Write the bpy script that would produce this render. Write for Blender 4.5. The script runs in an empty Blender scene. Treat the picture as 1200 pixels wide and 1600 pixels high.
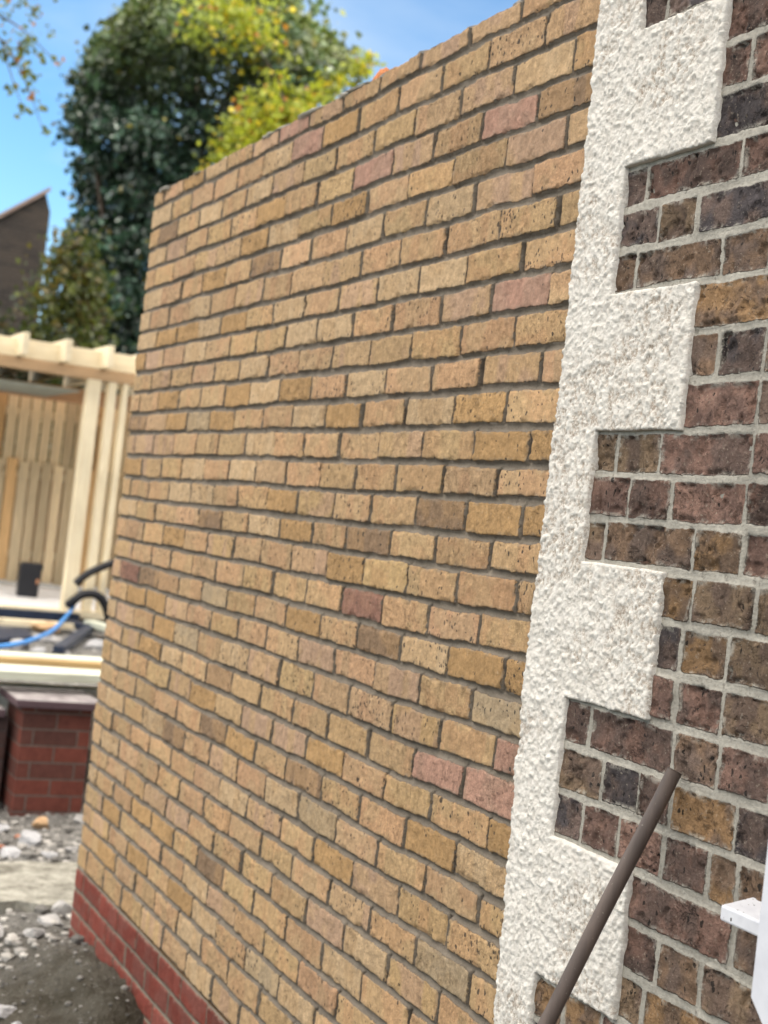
import bpy, bmesh, math, random
import numpy as np
from mathutils import Vector, Matrix, noise as mnoise
R = math.radians
random.seed(7); rng = np.random.default_rng(7)
sc = bpy.context.scene
C = sc.collection

# ------------------------------------------------------------------ camera
cam_d = bpy.data.cameras.new('camera'); cam = bpy.data.objects.new('camera', cam_d); C.objects.link(cam)
sc.camera = cam
cr = Vector((0.43354604, 0.89397606, 0.11333418)); cu = Vector((-0.04055671, -0.1062839, 0.99350837)); cf = Vector((-0.9002183, 0.43532808, 0.00982224))
M = Matrix((cr, cu, -cf)).transposed().to_4x4(); M.translation = Vector((5.21487361, -1.45457019, 1.61723274))
cam.matrix_world = M
cam_d.sensor_fit = 'VERTICAL'; cam_d.sensor_height = 36.0; cam_d.lens = 2284.07 / 1600 * 36.0
cam_d.clip_start = 0.05; cam_d.clip_end = 2000
cam_d.dof.use_dof = True; cam_d.dof.focus_distance = 2.45; cam_d.dof.aperture_fstop = 5.0
# ------------------------------------------------------------------ sky and sun
SUN_EL, SDX, SDY = R(21), 0.848, 0.53
w = bpy.data.worlds.new('World'); sc.world = w; w.use_nodes = True
nt = w.node_tree; N = nt.nodes; K = nt.links
for n in list(N): N.remove(n)
sky = N.new('ShaderNodeTexSky'); sky.sky_type = 'NISHITA'; sky.sun_disc = False
sky.sun_elevation = SUN_EL; sky.sun_rotation = math.atan2(SDX, SDY); sky.air_density = 1.0; sky.dust_density = 0.4; sky.ozone_density = 3.0
tc = N.new('ShaderNodeTexCoord'); sep = N.new('ShaderNodeSeparateXYZ'); K.new(tc.outputs['Generated'], sep.inputs[0])
def wmath(op, a, b=None, c=None):
    n = N.new('ShaderNodeMath'); n.operation = op
    for i, v in enumerate((a, b, c)):
        if v is None: continue
        if isinstance(v, (int, float)): n.inputs[i].default_value = v
        else: K.new(v, n.inputs[i])
    return n.outputs[0]
# unseen bright cloud bank added to light the walls (behind the photographer's left shoulder)
mr = N.new('ShaderNodeMapRange'); mr.interpolation_type = 'SMOOTHSTEP'
K.new(sep.outputs['Y'], mr.inputs['Value']); mr.inputs['From Min'].default_value = -0.05; mr.inputs['From Max'].default_value = -0.5
nz = N.new('ShaderNodeTexNoise'); K.new(tc.outputs['Generated'], nz.inputs['Vector']); nz.inputs['Scale'].default_value = 3.0; nz.inputs['Detail'].default_value = 6
me_ = N.new('ShaderNodeMapRange'); me_.interpolation_type = 'SMOOTHSTEP'; K.new(sep.outputs['Z'], me_.inputs['Value']); me_.inputs['From Min'].default_value = 0.12; me_.inputs['From Max'].default_value = 0.6
mz_ = N.new('ShaderNodeMapRange'); mz_.interpolation_type = 'SMOOTHSTEP'; K.new(sep.outputs['Z'], mz_.inputs['Value']); mz_.inputs['From Min'].default_value = 0.36; mz_.inputs['From Max'].default_value = 0.68; mz_.inputs['To Max'].default_value = 0.9  # overhead cloud, out of view, added to brighten the shelter and ground
cm = wmath('MULTIPLY', wmath('MAXIMUM', mz_.outputs[0], wmath('MULTIPLY', mr.outputs[0], me_.outputs[0])), wmath('ADD', wmath('MULTIPLY', nz.outputs['Fac'], 0.6), 0.55))
# thin wisps in the blue part
mp = N.new('ShaderNodeMapping'); mp.inputs['Scale'].default_value = (1.5, 3, 9); K.new(tc.outputs['Generated'], mp.inputs['Vector'])
nw = N.new('ShaderNodeTexNoise'); K.new(mp.outputs[0], nw.inputs['Vector']); nw.inputs['Scale'].default_value = 1.6; nw.inputs['Detail'].default_value = 5
mw = N.new('ShaderNodeMapRange'); K.new(nw.outputs['Fac'], mw.inputs['Value']); mw.inputs['From Min'].default_value = 0.42; mw.inputs['From Max'].default_value = 0.75; mw.inputs['To Max'].default_value = 0.42
hs = N.new('ShaderNodeHueSaturation'); K.new(sky.outputs[0], hs.inputs['Color']); hs.inputs['Saturation'].default_value = 1.18; hs.inputs['Value'].default_value = 1.9
mx1 = N.new('ShaderNodeMix'); mx1.data_type = 'RGBA'; K.new(mw.outputs[0], mx1.inputs['Factor']); K.new(hs.outputs[0], mx1.inputs['A']); mx1.inputs['B'].default_value = (8.2, 9.2, 10.0, 1)
mx2 = N.new('ShaderNodeMix'); mx2.data_type = 'RGBA'; K.new(cm, mx2.inputs['Factor']); K.new(mx1.outputs['Result'], mx2.inputs['A']); mx2.inputs['B'].default_value = (42, 38.6, 34.2, 1)
bg = N.new('ShaderNodeBackground'); bg.inputs['Strength'].default_value = 0.10; K.new(mx2.outputs['Result'], bg.inputs['Color'])
wo = N.new('ShaderNodeOutputWorld'); K.new(bg.outputs[0], wo.inputs[0])
sd = bpy.data.lights.new('sun', 'SUN'); sun = bpy.data.objects.new('sun', sd); C.objects.link(sun)
sd.energy = 4.5; sd.angle = R(0.5); sd.color = (1.0, 0.93, 0.82)
sv = Vector((SDX * math.cos(SUN_EL), SDY * math.cos(SUN_EL), math.sin(SUN_EL)))
sun.rotation_euler = sv.to_track_quat('Z', 'Y').to_euler(); sun.location = sv * 30
sc.view_settings.view_transform = 'Standard'; sc.view_settings.look = 'None'; sc.view_settings.gamma = 1; sc.view_settings.exposure = 0.27
sc.render.resolution_x = 768; sc.render.resolution_y = 1024

# ------------------------------------------------------------------ helpers
def link(o, parent=None):
    C.objects.link(o)
    if parent is not None: o.parent = parent
    return o
def tag(o, label=None, cat=None, group=None, kind=None):
    if label: o['label'] = label
    if cat: o['category'] = cat
    if group: o['group'] = group
    if kind: o['kind'] = kind
    return o
def empty(name, label, cat, loc=(0, 0, 0), group=None, rz=0):
    o = bpy.data.objects.new(name, None); C.objects.link(o); o.location = loc; o.rotation_euler.z = rz
    o.empty_display_size = 0.1
    return tag(o, label, cat, group)
def from_bm(name, bm, mat, parent=None, smooth=False, bevel=0, segs=2):
    me = bpy.data.meshes.new(name); bm.normal_update(); bm.to_mesh(me); bm.free(); me.materials.append(mat)
    if smooth: me.polygons.foreach_set('use_smooth', [True] * len(me.polygons))
    o = bpy.data.objects.new(name, me); link(o, parent)
    if bevel:
        m = o.modifiers.new('b', 'BEVEL'); m.width = bevel; m.segments = segs; m.limit_method = 'ANGLE'
    return o
def from_np(name, V, F, mat, parent=None, smooth=True, attrs=None, cols=None):
    """V (n,3), F (m,4) quads or (m,3) tris"""
    me = bpy.data.meshes.new(name)
    k = F.shape[1]
    me.vertices.add(len(V)); me.vertices.foreach_set('co', V.astype(np.float32).ravel())
    me.loops.add(F.size); me.loops.foreach_set('vertex_index', F.astype(np.int32).ravel())
    me.polygons.add(len(F)); me.polygons.foreach_set('loop_start', (np.arange(len(F)) * k).astype(np.int32))
    me.update(calc_edges=True)
    me.polygons.foreach_set('use_smooth', np.full(len(F), smooth))
    for a, v in (attrs or {}).items():
        at = me.attributes.new(a, 'FLOAT', 'POINT'); at.data.foreach_set('value', v.astype(np.float32).ravel())
    for a, v in (cols or {}).items():
        at = me.attributes.new(a, 'FLOAT_COLOR', 'POINT')
        v4 = np.ones((len(V), 4), np.float32); v4[:, :3] = v.reshape(-1, 3); at.data.foreach_set('color', v4.ravel())
    me.materials.append(mat)
    o = bpy.data.objects.new(name, me); return link(o, parent)
def box(bm, x0, x1, y0, y1, z0, z1, rot=None):
    vs = [bm.verts.new((x, y, z)) for x in (x0, x1) for y in (y0, y1) for z in (z0, z1)]
    for f in ((0, 1, 3, 2), (4, 6, 7, 5), (0, 4, 5, 1), (2, 3, 7, 6), (0, 2, 6, 4), (1, 5, 7, 3)):
        bm.faces.new([vs[i] for i in f])
    return vs
def obj_box(name, mat, parent, *b, bevel=0.003):
    bm = bmesh.new(); box(bm, *b); return from_bm(name, bm, mat, parent, bevel=bevel)
def tube(bm, pts, r, n=14, taper=None, cap=True):
    pts = [Vector(p) for p in pts]; rings = []
    up = Vector((0.13, 0.2, 1)).normalized()
    for i, p in enumerate(pts):
        d = (pts[min(i + 1, len(pts) - 1)] - pts[max(i - 1, 0)]).normalized()
        a = d.cross(up)
        if a.length < 1e-3: a = d.cross(Vector((1, 0, 0)))
        a.normalize(); b = d.cross(a)
        rr = r if taper is None else r * taper[i]
        rings.append([bm.verts.new(p + (a * math.cos(t) + b * math.sin(t)) * rr) for t in [2 * math.pi * k / n for k in range(n)]])
    for r0, r1 in zip(rings, rings[1:]):
        for k in range(n): bm.faces.new((r0[k], r0[(k + 1) % n], r1[(k + 1) % n], r1[k]))
    if cap: bm.faces.new(rings[0]); bm.faces.new(rings[-1][::-1])
def spline(P, n=10):
    P = [Vector(p) for p in P]; out = []
    Q = [2 * P[0] - P[1]] + P + [2 * P[-1] - P[-2]]
    for i in range(1, len(Q) - 2):
        for k in range(n):
            t = k / n; a, b, c, d = Q[i - 1:i + 3]
            out.append(0.5 * ((2 * b) + (c - a) * t + (2 * a - 5 * b + 4 * c - d) * t * t + (3 * b - a - 3 * c + d) * t ** 3))
    out.append(P[-1]); return out
# value noise
def _h(i, j, s):
    n = (i * 374761393 + j * 668265263 + s * 974711) & 0x7fffffff
    n = ((n ^ (n >> 13)) * 1274126177) & 0x7fffffff
    n = ((n ^ (n >> 16)) * 1103515245) & 0x7fffffff
    return ((n >> 8) & 0xffff) / 65535.0
def vn(x, y, s=0):
    xi = np.floor(x).astype(np.int64); yi = np.floor(y).astype(np.int64); fx = x - xi; fy = y - yi
    fx = fx * fx * (3 - 2 * fx); fy = fy * fy * (3 - 2 * fy)
    a = _h(xi, yi, s); b = _h(xi + 1, yi, s); c = _h(xi, yi + 1, s); d = _h(xi + 1, yi + 1, s)
    return (a * (1 - fx) + b * fx) * (1 - fy) + (c * (1 - fx) + d * fx) * fy
def fbm(x, y, s=0, o=4):
    r = 0; a = 0.5; t = 0
    for k in range(o):
        r = r + a * vn(x * 2 ** k + 17.3 * k, y * 2 ** k - 9.1 * k, s + k); t += a; a *= 0.5
    return r / t
def sst(a, b, x):
    t = np.clip((x - a) / (b - a), 0, 1); return t * t * (3 - 2 * t)
def grid_mesh(xs, zs, H):
    """front sheet facing -Y: y = -H"""
    nx, nz_ = len(xs), len(zs)
    X, Z = np.meshgrid(xs, zs, indexing='ij')
    V = np.stack([X, -H, Z], -1).reshape(-1, 3)
    i = np.arange(nx - 1)[:, None] * nz_ + np.arange(nz_ - 1)[None, :]
    F = np.stack([i, i + nz_, i + nz_ + 1, i + 1], -1)
    return V, F
def seq(*p):
    """seq(x0, step, x1, step, x2 ...)"""
    out = [p[0]]
    for k in range(1, len(p), 2):
        a, st, b = p[k - 1], p[k], p[k + 1]; n = max(1, round((b - a) / st))
        out += list(a + (b - a) * np.arange(1, n + 1) / n)
    return np.array(out)

# ------------------------------------------------------------------ materials
class MatB:
    def __init__(s, name, rough=0.9, spec=0.3):
        s.m = bpy.data.materials.new(name); s.m.use_nodes = True; s.nt = s.m.node_tree; s.N = s.nt.nodes; s.K = s.nt.links
        s.b = s.N['Principled BSDF']; s.b.inputs['Roughness'].default_value = rough; s.b.inputs['Specular IOR Level'].default_value = spec
        s.tc = s.N.new('ShaderNodeTexCoord').outputs['Object']; s.bump = None
    def sock(s, v, inp):
        if hasattr(v, 'links') or isinstance(v, bpy.types.NodeSocket): s.K.new(v, inp)
        else: inp.default_value = v
    def math(s, op, a, b=0.0, clamp=False):
        n = s.N.new('ShaderNodeMath'); n.operation = op; n.use_clamp = clamp; s.sock(a, n.inputs[0]); s.sock(b, n.inputs[1]); return n.outputs[0]
    def map(s, scale=(1, 1, 1), rot=(0, 0, 0), src=None):
        n = s.N.new('ShaderNodeMapping'); n.inputs['Scale'].default_value = scale; n.inputs['Rotation'].default_value = rot
        s.K.new(src or s.tc, n.inputs['Vector']); return n.outputs[0]
    def noise(s, scale, detail=4, rough=0.55, vec=None, out='Fac', dist=0.0):
        n = s.N.new('ShaderNodeTexNoise'); s.K.new(vec or s.tc, n.inputs['Vector']); n.inputs['Scale'].default_value = scale
        n.inputs['Detail'].default_value = detail; n.inputs['Roughness'].default_value = rough; n.inputs['Distortion'].default_value = dist; return n.outputs[out]
    def voro(s, scale, vec=None, feature='F1', out='Distance', rnd=1.0):
        n = s.N.new('ShaderNodeTexVoronoi'); n.feature = feature; s.K.new(vec or s.tc, n.inputs['Vector']); n.inputs['Scale'].default_value = scale
        n.inputs['Randomness'].default_value = rnd; return n.outputs[out]
    def rng(s, v, a, b, c=0.0, d=1.0, sm=False):
        n = s.N.new('ShaderNodeMapRange'); s.sock(v, n.inputs['Value'])
        for k, x in zip(('From Min', 'From Max', 'To Min', 'To Max'), (a, b, c, d)): s.sock(x, n.inputs[k])
        if sm: n.interpolation_type = 'SMOOTHSTEP'
        return n.outputs[0]
    def mix(s, f, a, b, mode='MIX'):
        n = s.N.new('ShaderNodeMix'); n.data_type = 'RGBA'; n.blend_type = mode
        s.sock(f, n.inputs['Factor'])
        for v, k in ((a, 'A'), (b, 'B')):
            if isinstance(v, tuple): n.inputs[k].default_value = (*v, 1)[:4]
            else: s.K.new(v, n.inputs[k])
        return n.outputs['Result']
    def attr(s, name, out='Fac'):
        n = s.N.new('ShaderNodeAttribute'); n.attribute_name = name; return n.outputs[out]
    def grey(s, v):
        n = s.N.new('ShaderNodeCombineColor'); [s.K.new(v, n.inputs[i]) for i in range(3)]; return n.outputs[0]
    def color(s, c):
        if isinstance(c, tuple): s.b.inputs['Base Color'].default_value = (*c, 1)[:4]
        else: s.K.new(c, s.b.inputs['Base Color'])
    def addbump(s, h, dist, strength=1.0):
        n = s.N.new('ShaderNodeBump'); n.inputs['Strength'].default_value = strength; n.inputs['Distance'].default_value = dist
        s.K.new(h, n.inputs['Height'])
        if s.bump: s.K.new(s.bump, n.inputs['Normal'])
        s.bump = n.outputs[0]; s.K.new(s.bump, s.b.inputs['Normal'])

def brick_mat(name, mortar, pit_col, pits=True, cracks=False, smooth_mortar=False, fine=1.0, speck=0.25, joint_shift=0.0, smear=0.55, perp_shade=0.55, wobamp=8.0):
    m = MatB(name, 0.92, 0.2)
    sdf = m.attr('sdf'); col = m.attr('col', 'Color'); pit = m.attr('pit')
    wob = m.noise(130, 5, 0.7)
    s2 = m.math('ADD', sdf, m.math('MULTIPLY', m.math('SUBTRACT', wob, 0.5), wobamp))
    mask = m.rng(s2, -0.7 + joint_shift, 0.9 + joint_shift)
    # brick body: sandy grain, drag marks, light specks
    g1 = m.rng(m.noise(900, 3, 0.7), 0.25, 0.75, 0.86, 1.12)
    g2 = m.math('MULTIPLY', m.rng(m.noise(75, 5, 0.7, dist=0.6), 0.28, 0.72, 0.78, 1.2), m.rng(m.noise(210, 4, 0.75, dist=0.4), 0.32, 0.68, m.rng(m.attr('rnd'), 0, 1, .92, .70), m.rng(m.attr('rnd'), 0, 1, 1.08, 1.26)))
    drag = m.rng(m.noise(60, 4, 0.6, vec=m.map((1, 1, 0.22), (0, R(24), 0))), 0.3, 0.7, 0.88, 1.12)
    v = m.math('MULTIPLY', m.math('MULTIPLY', g1, g2), drag)
    bc = m.mix(1.0, col, m.grey(v), 'MULTIPLY')
    sp = m.rng(m.noise(190, 2, 0.5), 0.66, 0.72, 0, speck)
    bc = m.mix(sp, bc, (0.62, 0.55, 0.44))
    rnd = m.attr('rnd')
    # creases: long wandering folds, only on some bricks; gentle blush and kiln marks on others
    cz = m.math('ABSOLUTE', m.math('SUBTRACT', m.noise(26, 4, 0.6, vec=m.map((1.5, 1, 0.8), (0, R(30), 0)), dist=1.6), 0.5))
    crease = m.math('MULTIPLY', m.rng(cz, 0.0, 0.014, 1, 0), m.math('MULTIPLY', m.rng(rnd, 0.35, 0.75), m.rng(m.noise(17, 2), 0.46, 0.56)))
    bc = m.mix(m.math('MULTIPLY', crease, 0.45), bc, (0.10, 0.065, 0.04))
    blot = m.math('MULTIPLY', m.rng(m.noise(24, 4, 0.65), 0.54, 0.68), m.rng(rnd, 0.55, 0.2, 0, 0.5))
    bc = m.mix(blot, bc, m.mix(1.0, bc, (1.25, 1.22, 1.2), 'MULTIPLY'))
    ed = m.math('MULTIPLY', m.rng(s2, 9, 1.5), m.math('MULTIPLY', m.rng(m.noise(33, 4, 0.7), 0.50, 0.60), smear))
    bc = m.mix(ed, bc, m.mix(1.0, mortar, (1.5, 1.5, 1.5), 'MULTIPLY'))
    h = m.math('ADD', m.math('MULTIPLY', m.noise(150, 6, 0.75, dist=0.9), 1.3), m.math('MULTIPLY', m.noise(420, 3, 0.7), 0.4))
    if pits:
        ws = m.noise(40, 2, 0.5, out='Color'); pv = m.N.new('ShaderNodeMix'); pv.data_type = 'VECTOR'; pv.inputs['Factor'].default_value = 0.02
        m.K.new(m.tc, pv.inputs['A']); m.K.new(ws, pv.inputs['B'])
        vec = m.map((1, 1, 0.62), (0, R(18), 0), src=pv.outputs['Result'])
        d1 = m.voro(105, vec=vec); r1 = m.voro(105, vec=vec, out='Color')
        sp_ = m.N.new('ShaderNodeSeparateColor'); m.K.new(r1, sp_.inputs[0])
        # a cell holds a pit only when its random value is under the brick's pit density
        has = m.math('LESS_THAN', sp_.outputs[0], pit)
        size = m.math('ADD', m.math('MULTIPLY', sp_.outputs[1], 0.24), 0.12)
        p1 = m.math('MULTIPLY', m.math('LESS_THAN', m.math('ADD', d1, m.math('MULTIPLY', m.math('SUBTRACT', m.noise(500, 2), 0.5), 0.22)), size), has)
        bc = m.mix(m.math('MULTIPLY', p1, 0.85), bc, pit_col)
        h = m.math('SUBTRACT', h, m.math('MULTIPLY', p1, 1.2))
    if cracks:
        n1 = m.noise(17, 7, 0.65, dist=1.6)
        cr_ = m.rng(m.math('ABSOLUTE', m.math('SUBTRACT', n1, 0.5)), 0.0, 0.010, 1, 0)
        cg = m.rng(m.noise(9, 2), 0.5, 0.62)
        cr_ = m.math('MULTIPLY', cr_, cg)
        bc = m.mix(m.math('MULTIPLY', cr_, 0.85), bc, (0.02, 0.016, 0.015))
        h = m.math('SUBTRACT', h, m.math('MULTIPLY', cr_, 2.0))
        bl = m.rng(m.noise(95, 6, 0.75), 0.58, 0.68, 0, 0.6)
        bc = m.mix(bl, bc, (0.36, 0.29, 0.23))
        dk = m.rng(m.noise(60, 7, 0.8, dist=.7), 0.36, 0.43, 0.8, 0)
        bc = m.mix(dk, bc, (0.035, 0.028, 0.03))
    # mortar
    mv = m.rng(m.noise(300 if not smooth_mortar else 120, 5, 0.7), 0.25, 0.75, 0.72, 1.2)
    mv2 = m.rng(m.noise(12, 3), 0.3, 0.7, 0.8, 1.18)
    mc = m.mix(1.0, mortar, m.grey(m.math('MULTIPLY', mv, mv2)), 'MULTIPLY')
    h = m.math('SUBTRACT', h, m.math('MULTIPLY', crease, 0.9))
    mc = m.mix(m.math('MULTIPLY', m.attr('vj'), perp_shade), mc, m.mix(1.0, mc, (0.35, 0.33, 0.32), 'MULTIPLY'))  # shade in the vertical joints painted into the mortar colour
    mc = m.mix(m.rng(m.noise(48, 4, .7), .60, .68, 0, .5), mc, (0.07, 0.06, 0.05))
    m.color(m.mix(mask, mc, bc))
    mh = m.math('MULTIPLY', m.noise(260, 4, 0.7), 0.45 if smooth_mortar else 0.9)
    hh = m.math('ADD', m.math('MULTIPLY', mask, m.math('ADD', h, 0.6)), m.math('MULTIPLY', m.math('SUBTRACT', 1.0, mask), mh))
    m.addbump(hh, 0.0042 * fine, 1.0)
    return m.m

M_yellow = brick_mat('yellow_stock_brick', (0.208, 0.176, 0.140), (0.045, 0.042, 0.04), joint_shift=1.2, perp_shade=1.0)
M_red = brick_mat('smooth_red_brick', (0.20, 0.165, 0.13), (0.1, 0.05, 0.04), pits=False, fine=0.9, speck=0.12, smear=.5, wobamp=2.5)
M_dark = brick_mat('weathered_dark_brick', (0.385, 0.365, 0.32), (0.02, 0.02, 0.02), cracks=True, smooth_mortar=True, fine=1.7, speck=0.35, smear=.7, perp_shade=.15, wobamp=6.0)

def wood_mat(name, c1, c2, axis='z', rough=0.75):
    m = MatB(name, rough, 0.3)
    s = {'x': (0.6, 9, 9), 'y': (9, 0.6, 9), 'z': (9, 9, 0.6)}[axis]
    n = m.noise(6, 5, 0.6, vec=m.map(s), dist=0.6)
    k = m.noise(2.0, 3, 0.5)
    col = m.mix(m.rng(n, 0.3, 0.7), c1, c2)
    col = m.mix(1.0, col, m.grey(m.rng(k, 0.3, 0.7, 0.82, 1.12)), 'MULTIPLY')
    kn = m.voro(3.2, vec=m.map({'x': (0.5, 2, 2), 'y': (2, 0.5, 2), 'z': (2, 2, 0.5)}[axis]))
    col = m.mix(m.rng(kn, 0.05, 0.1, 0.75, 0), col, tuple(x * 0.35 for x in c1))
    m.color(col); m.addbump(n, 0.002); return m.m
PALE1, PALE2 = (0.86, 0.77, 0.56), (0.74, 0.62, 0.42)
M_timber_z = wood_mat('new_pine_upright', PALE1, PALE2, 'z')
M_timber_y = wood_mat('new_pine_lengthwise', PALE1, PALE2, 'y')
M_timber_x = wood_mat('new_pine_rafter', PALE1, PALE2, 'x')
def plain(name, col, rough=0.6, spec=0.4, var=0.15, scale=20, bump=0.0, metallic=0):
    m = MatB(name, rough, spec); m.b.inputs['Metallic'].default_value = metallic
    v = m.rng(m.noise(scale, 5, 0.6), 0.3, 0.7, 1 - var, 1 + var)
    m.color(m.mix(1.0, col, m.grey(v), 'MULTIPLY'))
    if bump: m.addbump(m.noise(scale * 3, 5, 0.7), bump)
    return m.m

# ------------------------------------------------------------------ brick relief
def relief(xs, zs, zlines, joints, pal, gap, corner, depth, opt):
    """heights (m), distance to brick edge (mm), colour and pit density on the grid.
       zlines(xs) -> (nx, nrows+1) rising course lines; joints[k] sorted x positions of row k (from the bottom)"""
    nx, nz_ = len(xs), len(zs)
    ZL = zlines(xs)
    X, Z = np.meshgrid(xs, zs, indexing='ij')
    wobz = (fbm(X * 9, Z * 3, 40, 3) - .5) * opt.get('wobz', 0.006)
    v = np.empty((nx, nz_))
    nrow = ZL.shape[1] - 1
    for i in range(nx): v[i] = np.interp(zs + wobz[i], ZL[i], np.arange(nrow + 1))
    row = np.clip(np.floor(v).astype(int), 0, nrow - 1)
    rh = (ZL[:, 1:] - ZL[:, :-1])
    H = np.zeros((nx, nz_)); S = np.zeros((nx, nz_)); COL = np.zeros((nx, nz_, 3)); PIT = np.zeros((nx, nz_)); RND = np.zeros((nx, nz_)); VJ = np.zeros((nx, nz_))
    en1 = (fbm(X * 60, Z * 60, 3, 3) - .5) * opt.get('edge', 4.0)
    en2 = (fbm(X * 18, Z * 18, 5, 2) - .5) * opt.get('edge', 4.0) * 0.8
    for k in range(nrow):
        js = np.array(joints[k]); mk = (row == k)
        if not mk.any(): continue
        ii, jj = np.nonzero(mk)
        x = X[ii, jj]; fz = v[ii, jj] - k
        hgt = rh[ii, k] * 1000
        b = np.clip(np.searchsorted(js, x) - 1, 0, len(js) - 2)
        rk = np.random.default_rng(1000 + k * 7 + opt.get('seed', 0))
        gj = np.abs(rk.normal(gap[0], gap[1], len(js))).clip(gap[0] * 0.75, gap[0] * 1.6)
        lean = rk.normal(0, opt.get('lean', 0.02), len(js))
        zz = (fz - .5) * hgt
        xl = js[b] * 1000 + gj[b] / 2 + lean[b] * zz; xr = js[b + 1] * 1000 - gj[b + 1] / 2 + lean[b + 1] * zz
        if opt.get('left_end') is not None: xl = np.where(js[b] <= opt['left_end'] + 1e-6, js[b] * 1000 - 1.5, xl)
        cx = (xl + xr) / 2; hw = (xr - xl) / 2
        gt = rk.normal(gap[2], gap[3], len(js)).clip(gap[2] * 0.5, gap[2] * 1.6); gb = rk.normal(gap[2], gap[3], len(js)).clip(gap[2] * 0.5, gap[2] * 1.6)
        top = hgt / 2 - gt[b] / 2; bot = -hgt / 2 + gb[b] / 2
        cz = (top + bot) / 2; hh = (top - bot) / 2
        rad = rk.uniform(corner * 0.5, corner * 1.5, len(js))[b]
        qx = np.abs(x * 1000 - cx) - hw + rad; qz = np.abs(zz - cz) - hh + rad
        d = -(np.hypot(np.maximum(qx, 0), np.maximum(qz, 0)) + np.minimum(np.maximum(qx, qz), 0) - rad)
        d = d + en1[ii, jj] + en2[ii, jj]
        off = rk.normal(0, opt.get('off', 0.0012), len(js))[b]; tx = rk.normal(0, opt.get('tilt', 0.006), len(js))[b]; tz = rk.normal(0, opt.get('tilt', 0.006) * 1.3, len(js))[b]
        face = off + (tx * (x * 1000 - cx) + tz * zz) / 1000
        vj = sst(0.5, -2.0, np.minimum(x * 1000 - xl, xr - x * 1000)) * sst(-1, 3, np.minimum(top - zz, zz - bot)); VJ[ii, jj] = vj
        RND[ii, jj] = rk.uniform(0, 1, len(js))[b]
        p = sst(-3.0, opt.get('round', 4.0), d)
        H[ii, jj] = -(depth + opt.get('perp', 0) * vj) * (1 - p) + face * p
        S[ii, jj] = d
        base, second, pitd, band = pal(k, rk, len(js), js)
        # second tone: bands across the brick or blotches
        bandn = vn(x * 22 + k * 13.7, z_off(k) + zz * 0.006, 9)
        bl = fbm(x * 16 + k * 5.1, (zs[jj]) * 16, 21, 3)
        f = np.where(band[b] > 0.5, sst(0.52, 0.68, bandn), sst(0.40, 0.60, bl) if opt.get('seed') != 300 else sst(.36, .64, fbm(x * 26 + k * 5.1, zs[jj] * 26, 22, 4)))[:, None] * opt.get('two', 0.7)
        c = base[b] * (1 - f) + second[b] * f
        COL[ii, jj] = c; PIT[ii, jj] = pitd[b] * sst(0.2, 0.55, fbm(x * 20 + 3, zs[jj] * 20, 33, 2)) * 1.25
    return X, Z, H, S, COL, (PIT, RND, VJ)
def z_off(k): return k * 3.7

# ================================================================== YELLOW WALL
TOP = 2.745; ROW = 0.075
DZ = {0: (-11, -10, -10), 1: (2, 10, 0), 2: (-2, 6, 3), 3: (-1, 5, -3), 4: (1, 3, 2), 5: (-1, 3, 1), 6: (-5, 2, -1), 7: (-6, -2, -1), 8: (0, -3, 0), 9: (-3, -5, 0), 10: (1, -7, -1), 11: (-1, -3, -2),
      12: (4, -3, -7), 13: (-3, -3, -4), 14: (-4, 0, 2), 15: (-4, -3, 3), 16: (-1, 3, 7), 17: (-2, 0, 6), 18: (2, -1, 6), 19: (2, 1, 3), 20: (5, 1, 2), 21: (4, -5, 5), 22: (7, -6, 1),
      23: (-1, -3, 1), 24: (-1, -3, 0), 25: (-2, -1, 5), 26: (1, -2, 4), 27: (-4, 2, 0), 28: (1, 3, -2), 29: (5, 0, 3), 30: (6, 2, -2), 31: (6, 3, 2), 32: (7, 2, 0), 33: (-6, -3, 0), 34: (-8, -4, -2), 35: (-9, -3, 0)}
NR = 38   # rows from the top down; 33 yellow, then red
def zlines_yellow(xs, r0, r1):
    """course lines bottom-up between row lines r1 (low) and r0 (high)"""
    out = []
    for k in range(r1, r0 - 1, -1):
        a, b, c = DZ.get(k, (0, 0, 0))
        mid = 0.5 * (a + b) + ((k * 37) % 7 - 3) * 0.7
        d = np.interp(xs, (0, 1.2, 2.45, 2.9), (a, mid, b, c)) / 1000
        out.append(TOP - ROW * k + d)
    return np.array(out).T
FORCE = {}
for key, lst in {'pinkS': [(3, 11), (3, 8), (0, 5), (1, 6), (8, 11), (20, 12), (21, 12), (21, 11)], 'pink': [(2, 10), (3, 9), (2, 5), (8, 10), (19, 10), (22, 6), (22, 7), (25, 10), (27, 9), (27, 3), (27, 4), (20, 0), (3, 1), (8, 0), (0, 9), (0, 10)],
                 'plum': [(17, 9), (18, 0)], 'brown': [(18, 1), (23, 5), (18, 9), (14, 10), (23, 8), (15, 4), (28, 5), (15, 9), (21, 5)],
                 'grey': [(20, 3), (18, 4), (26, 11), (30, 7)], 'orange': [(18, 12), (14, 12), (14, 11), (16, 8), (22, 12), (12, 12)]}.items():
    for t in lst: FORCE[t] = key
YB = np.array((0.488, 0.328, 0.180))
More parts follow.
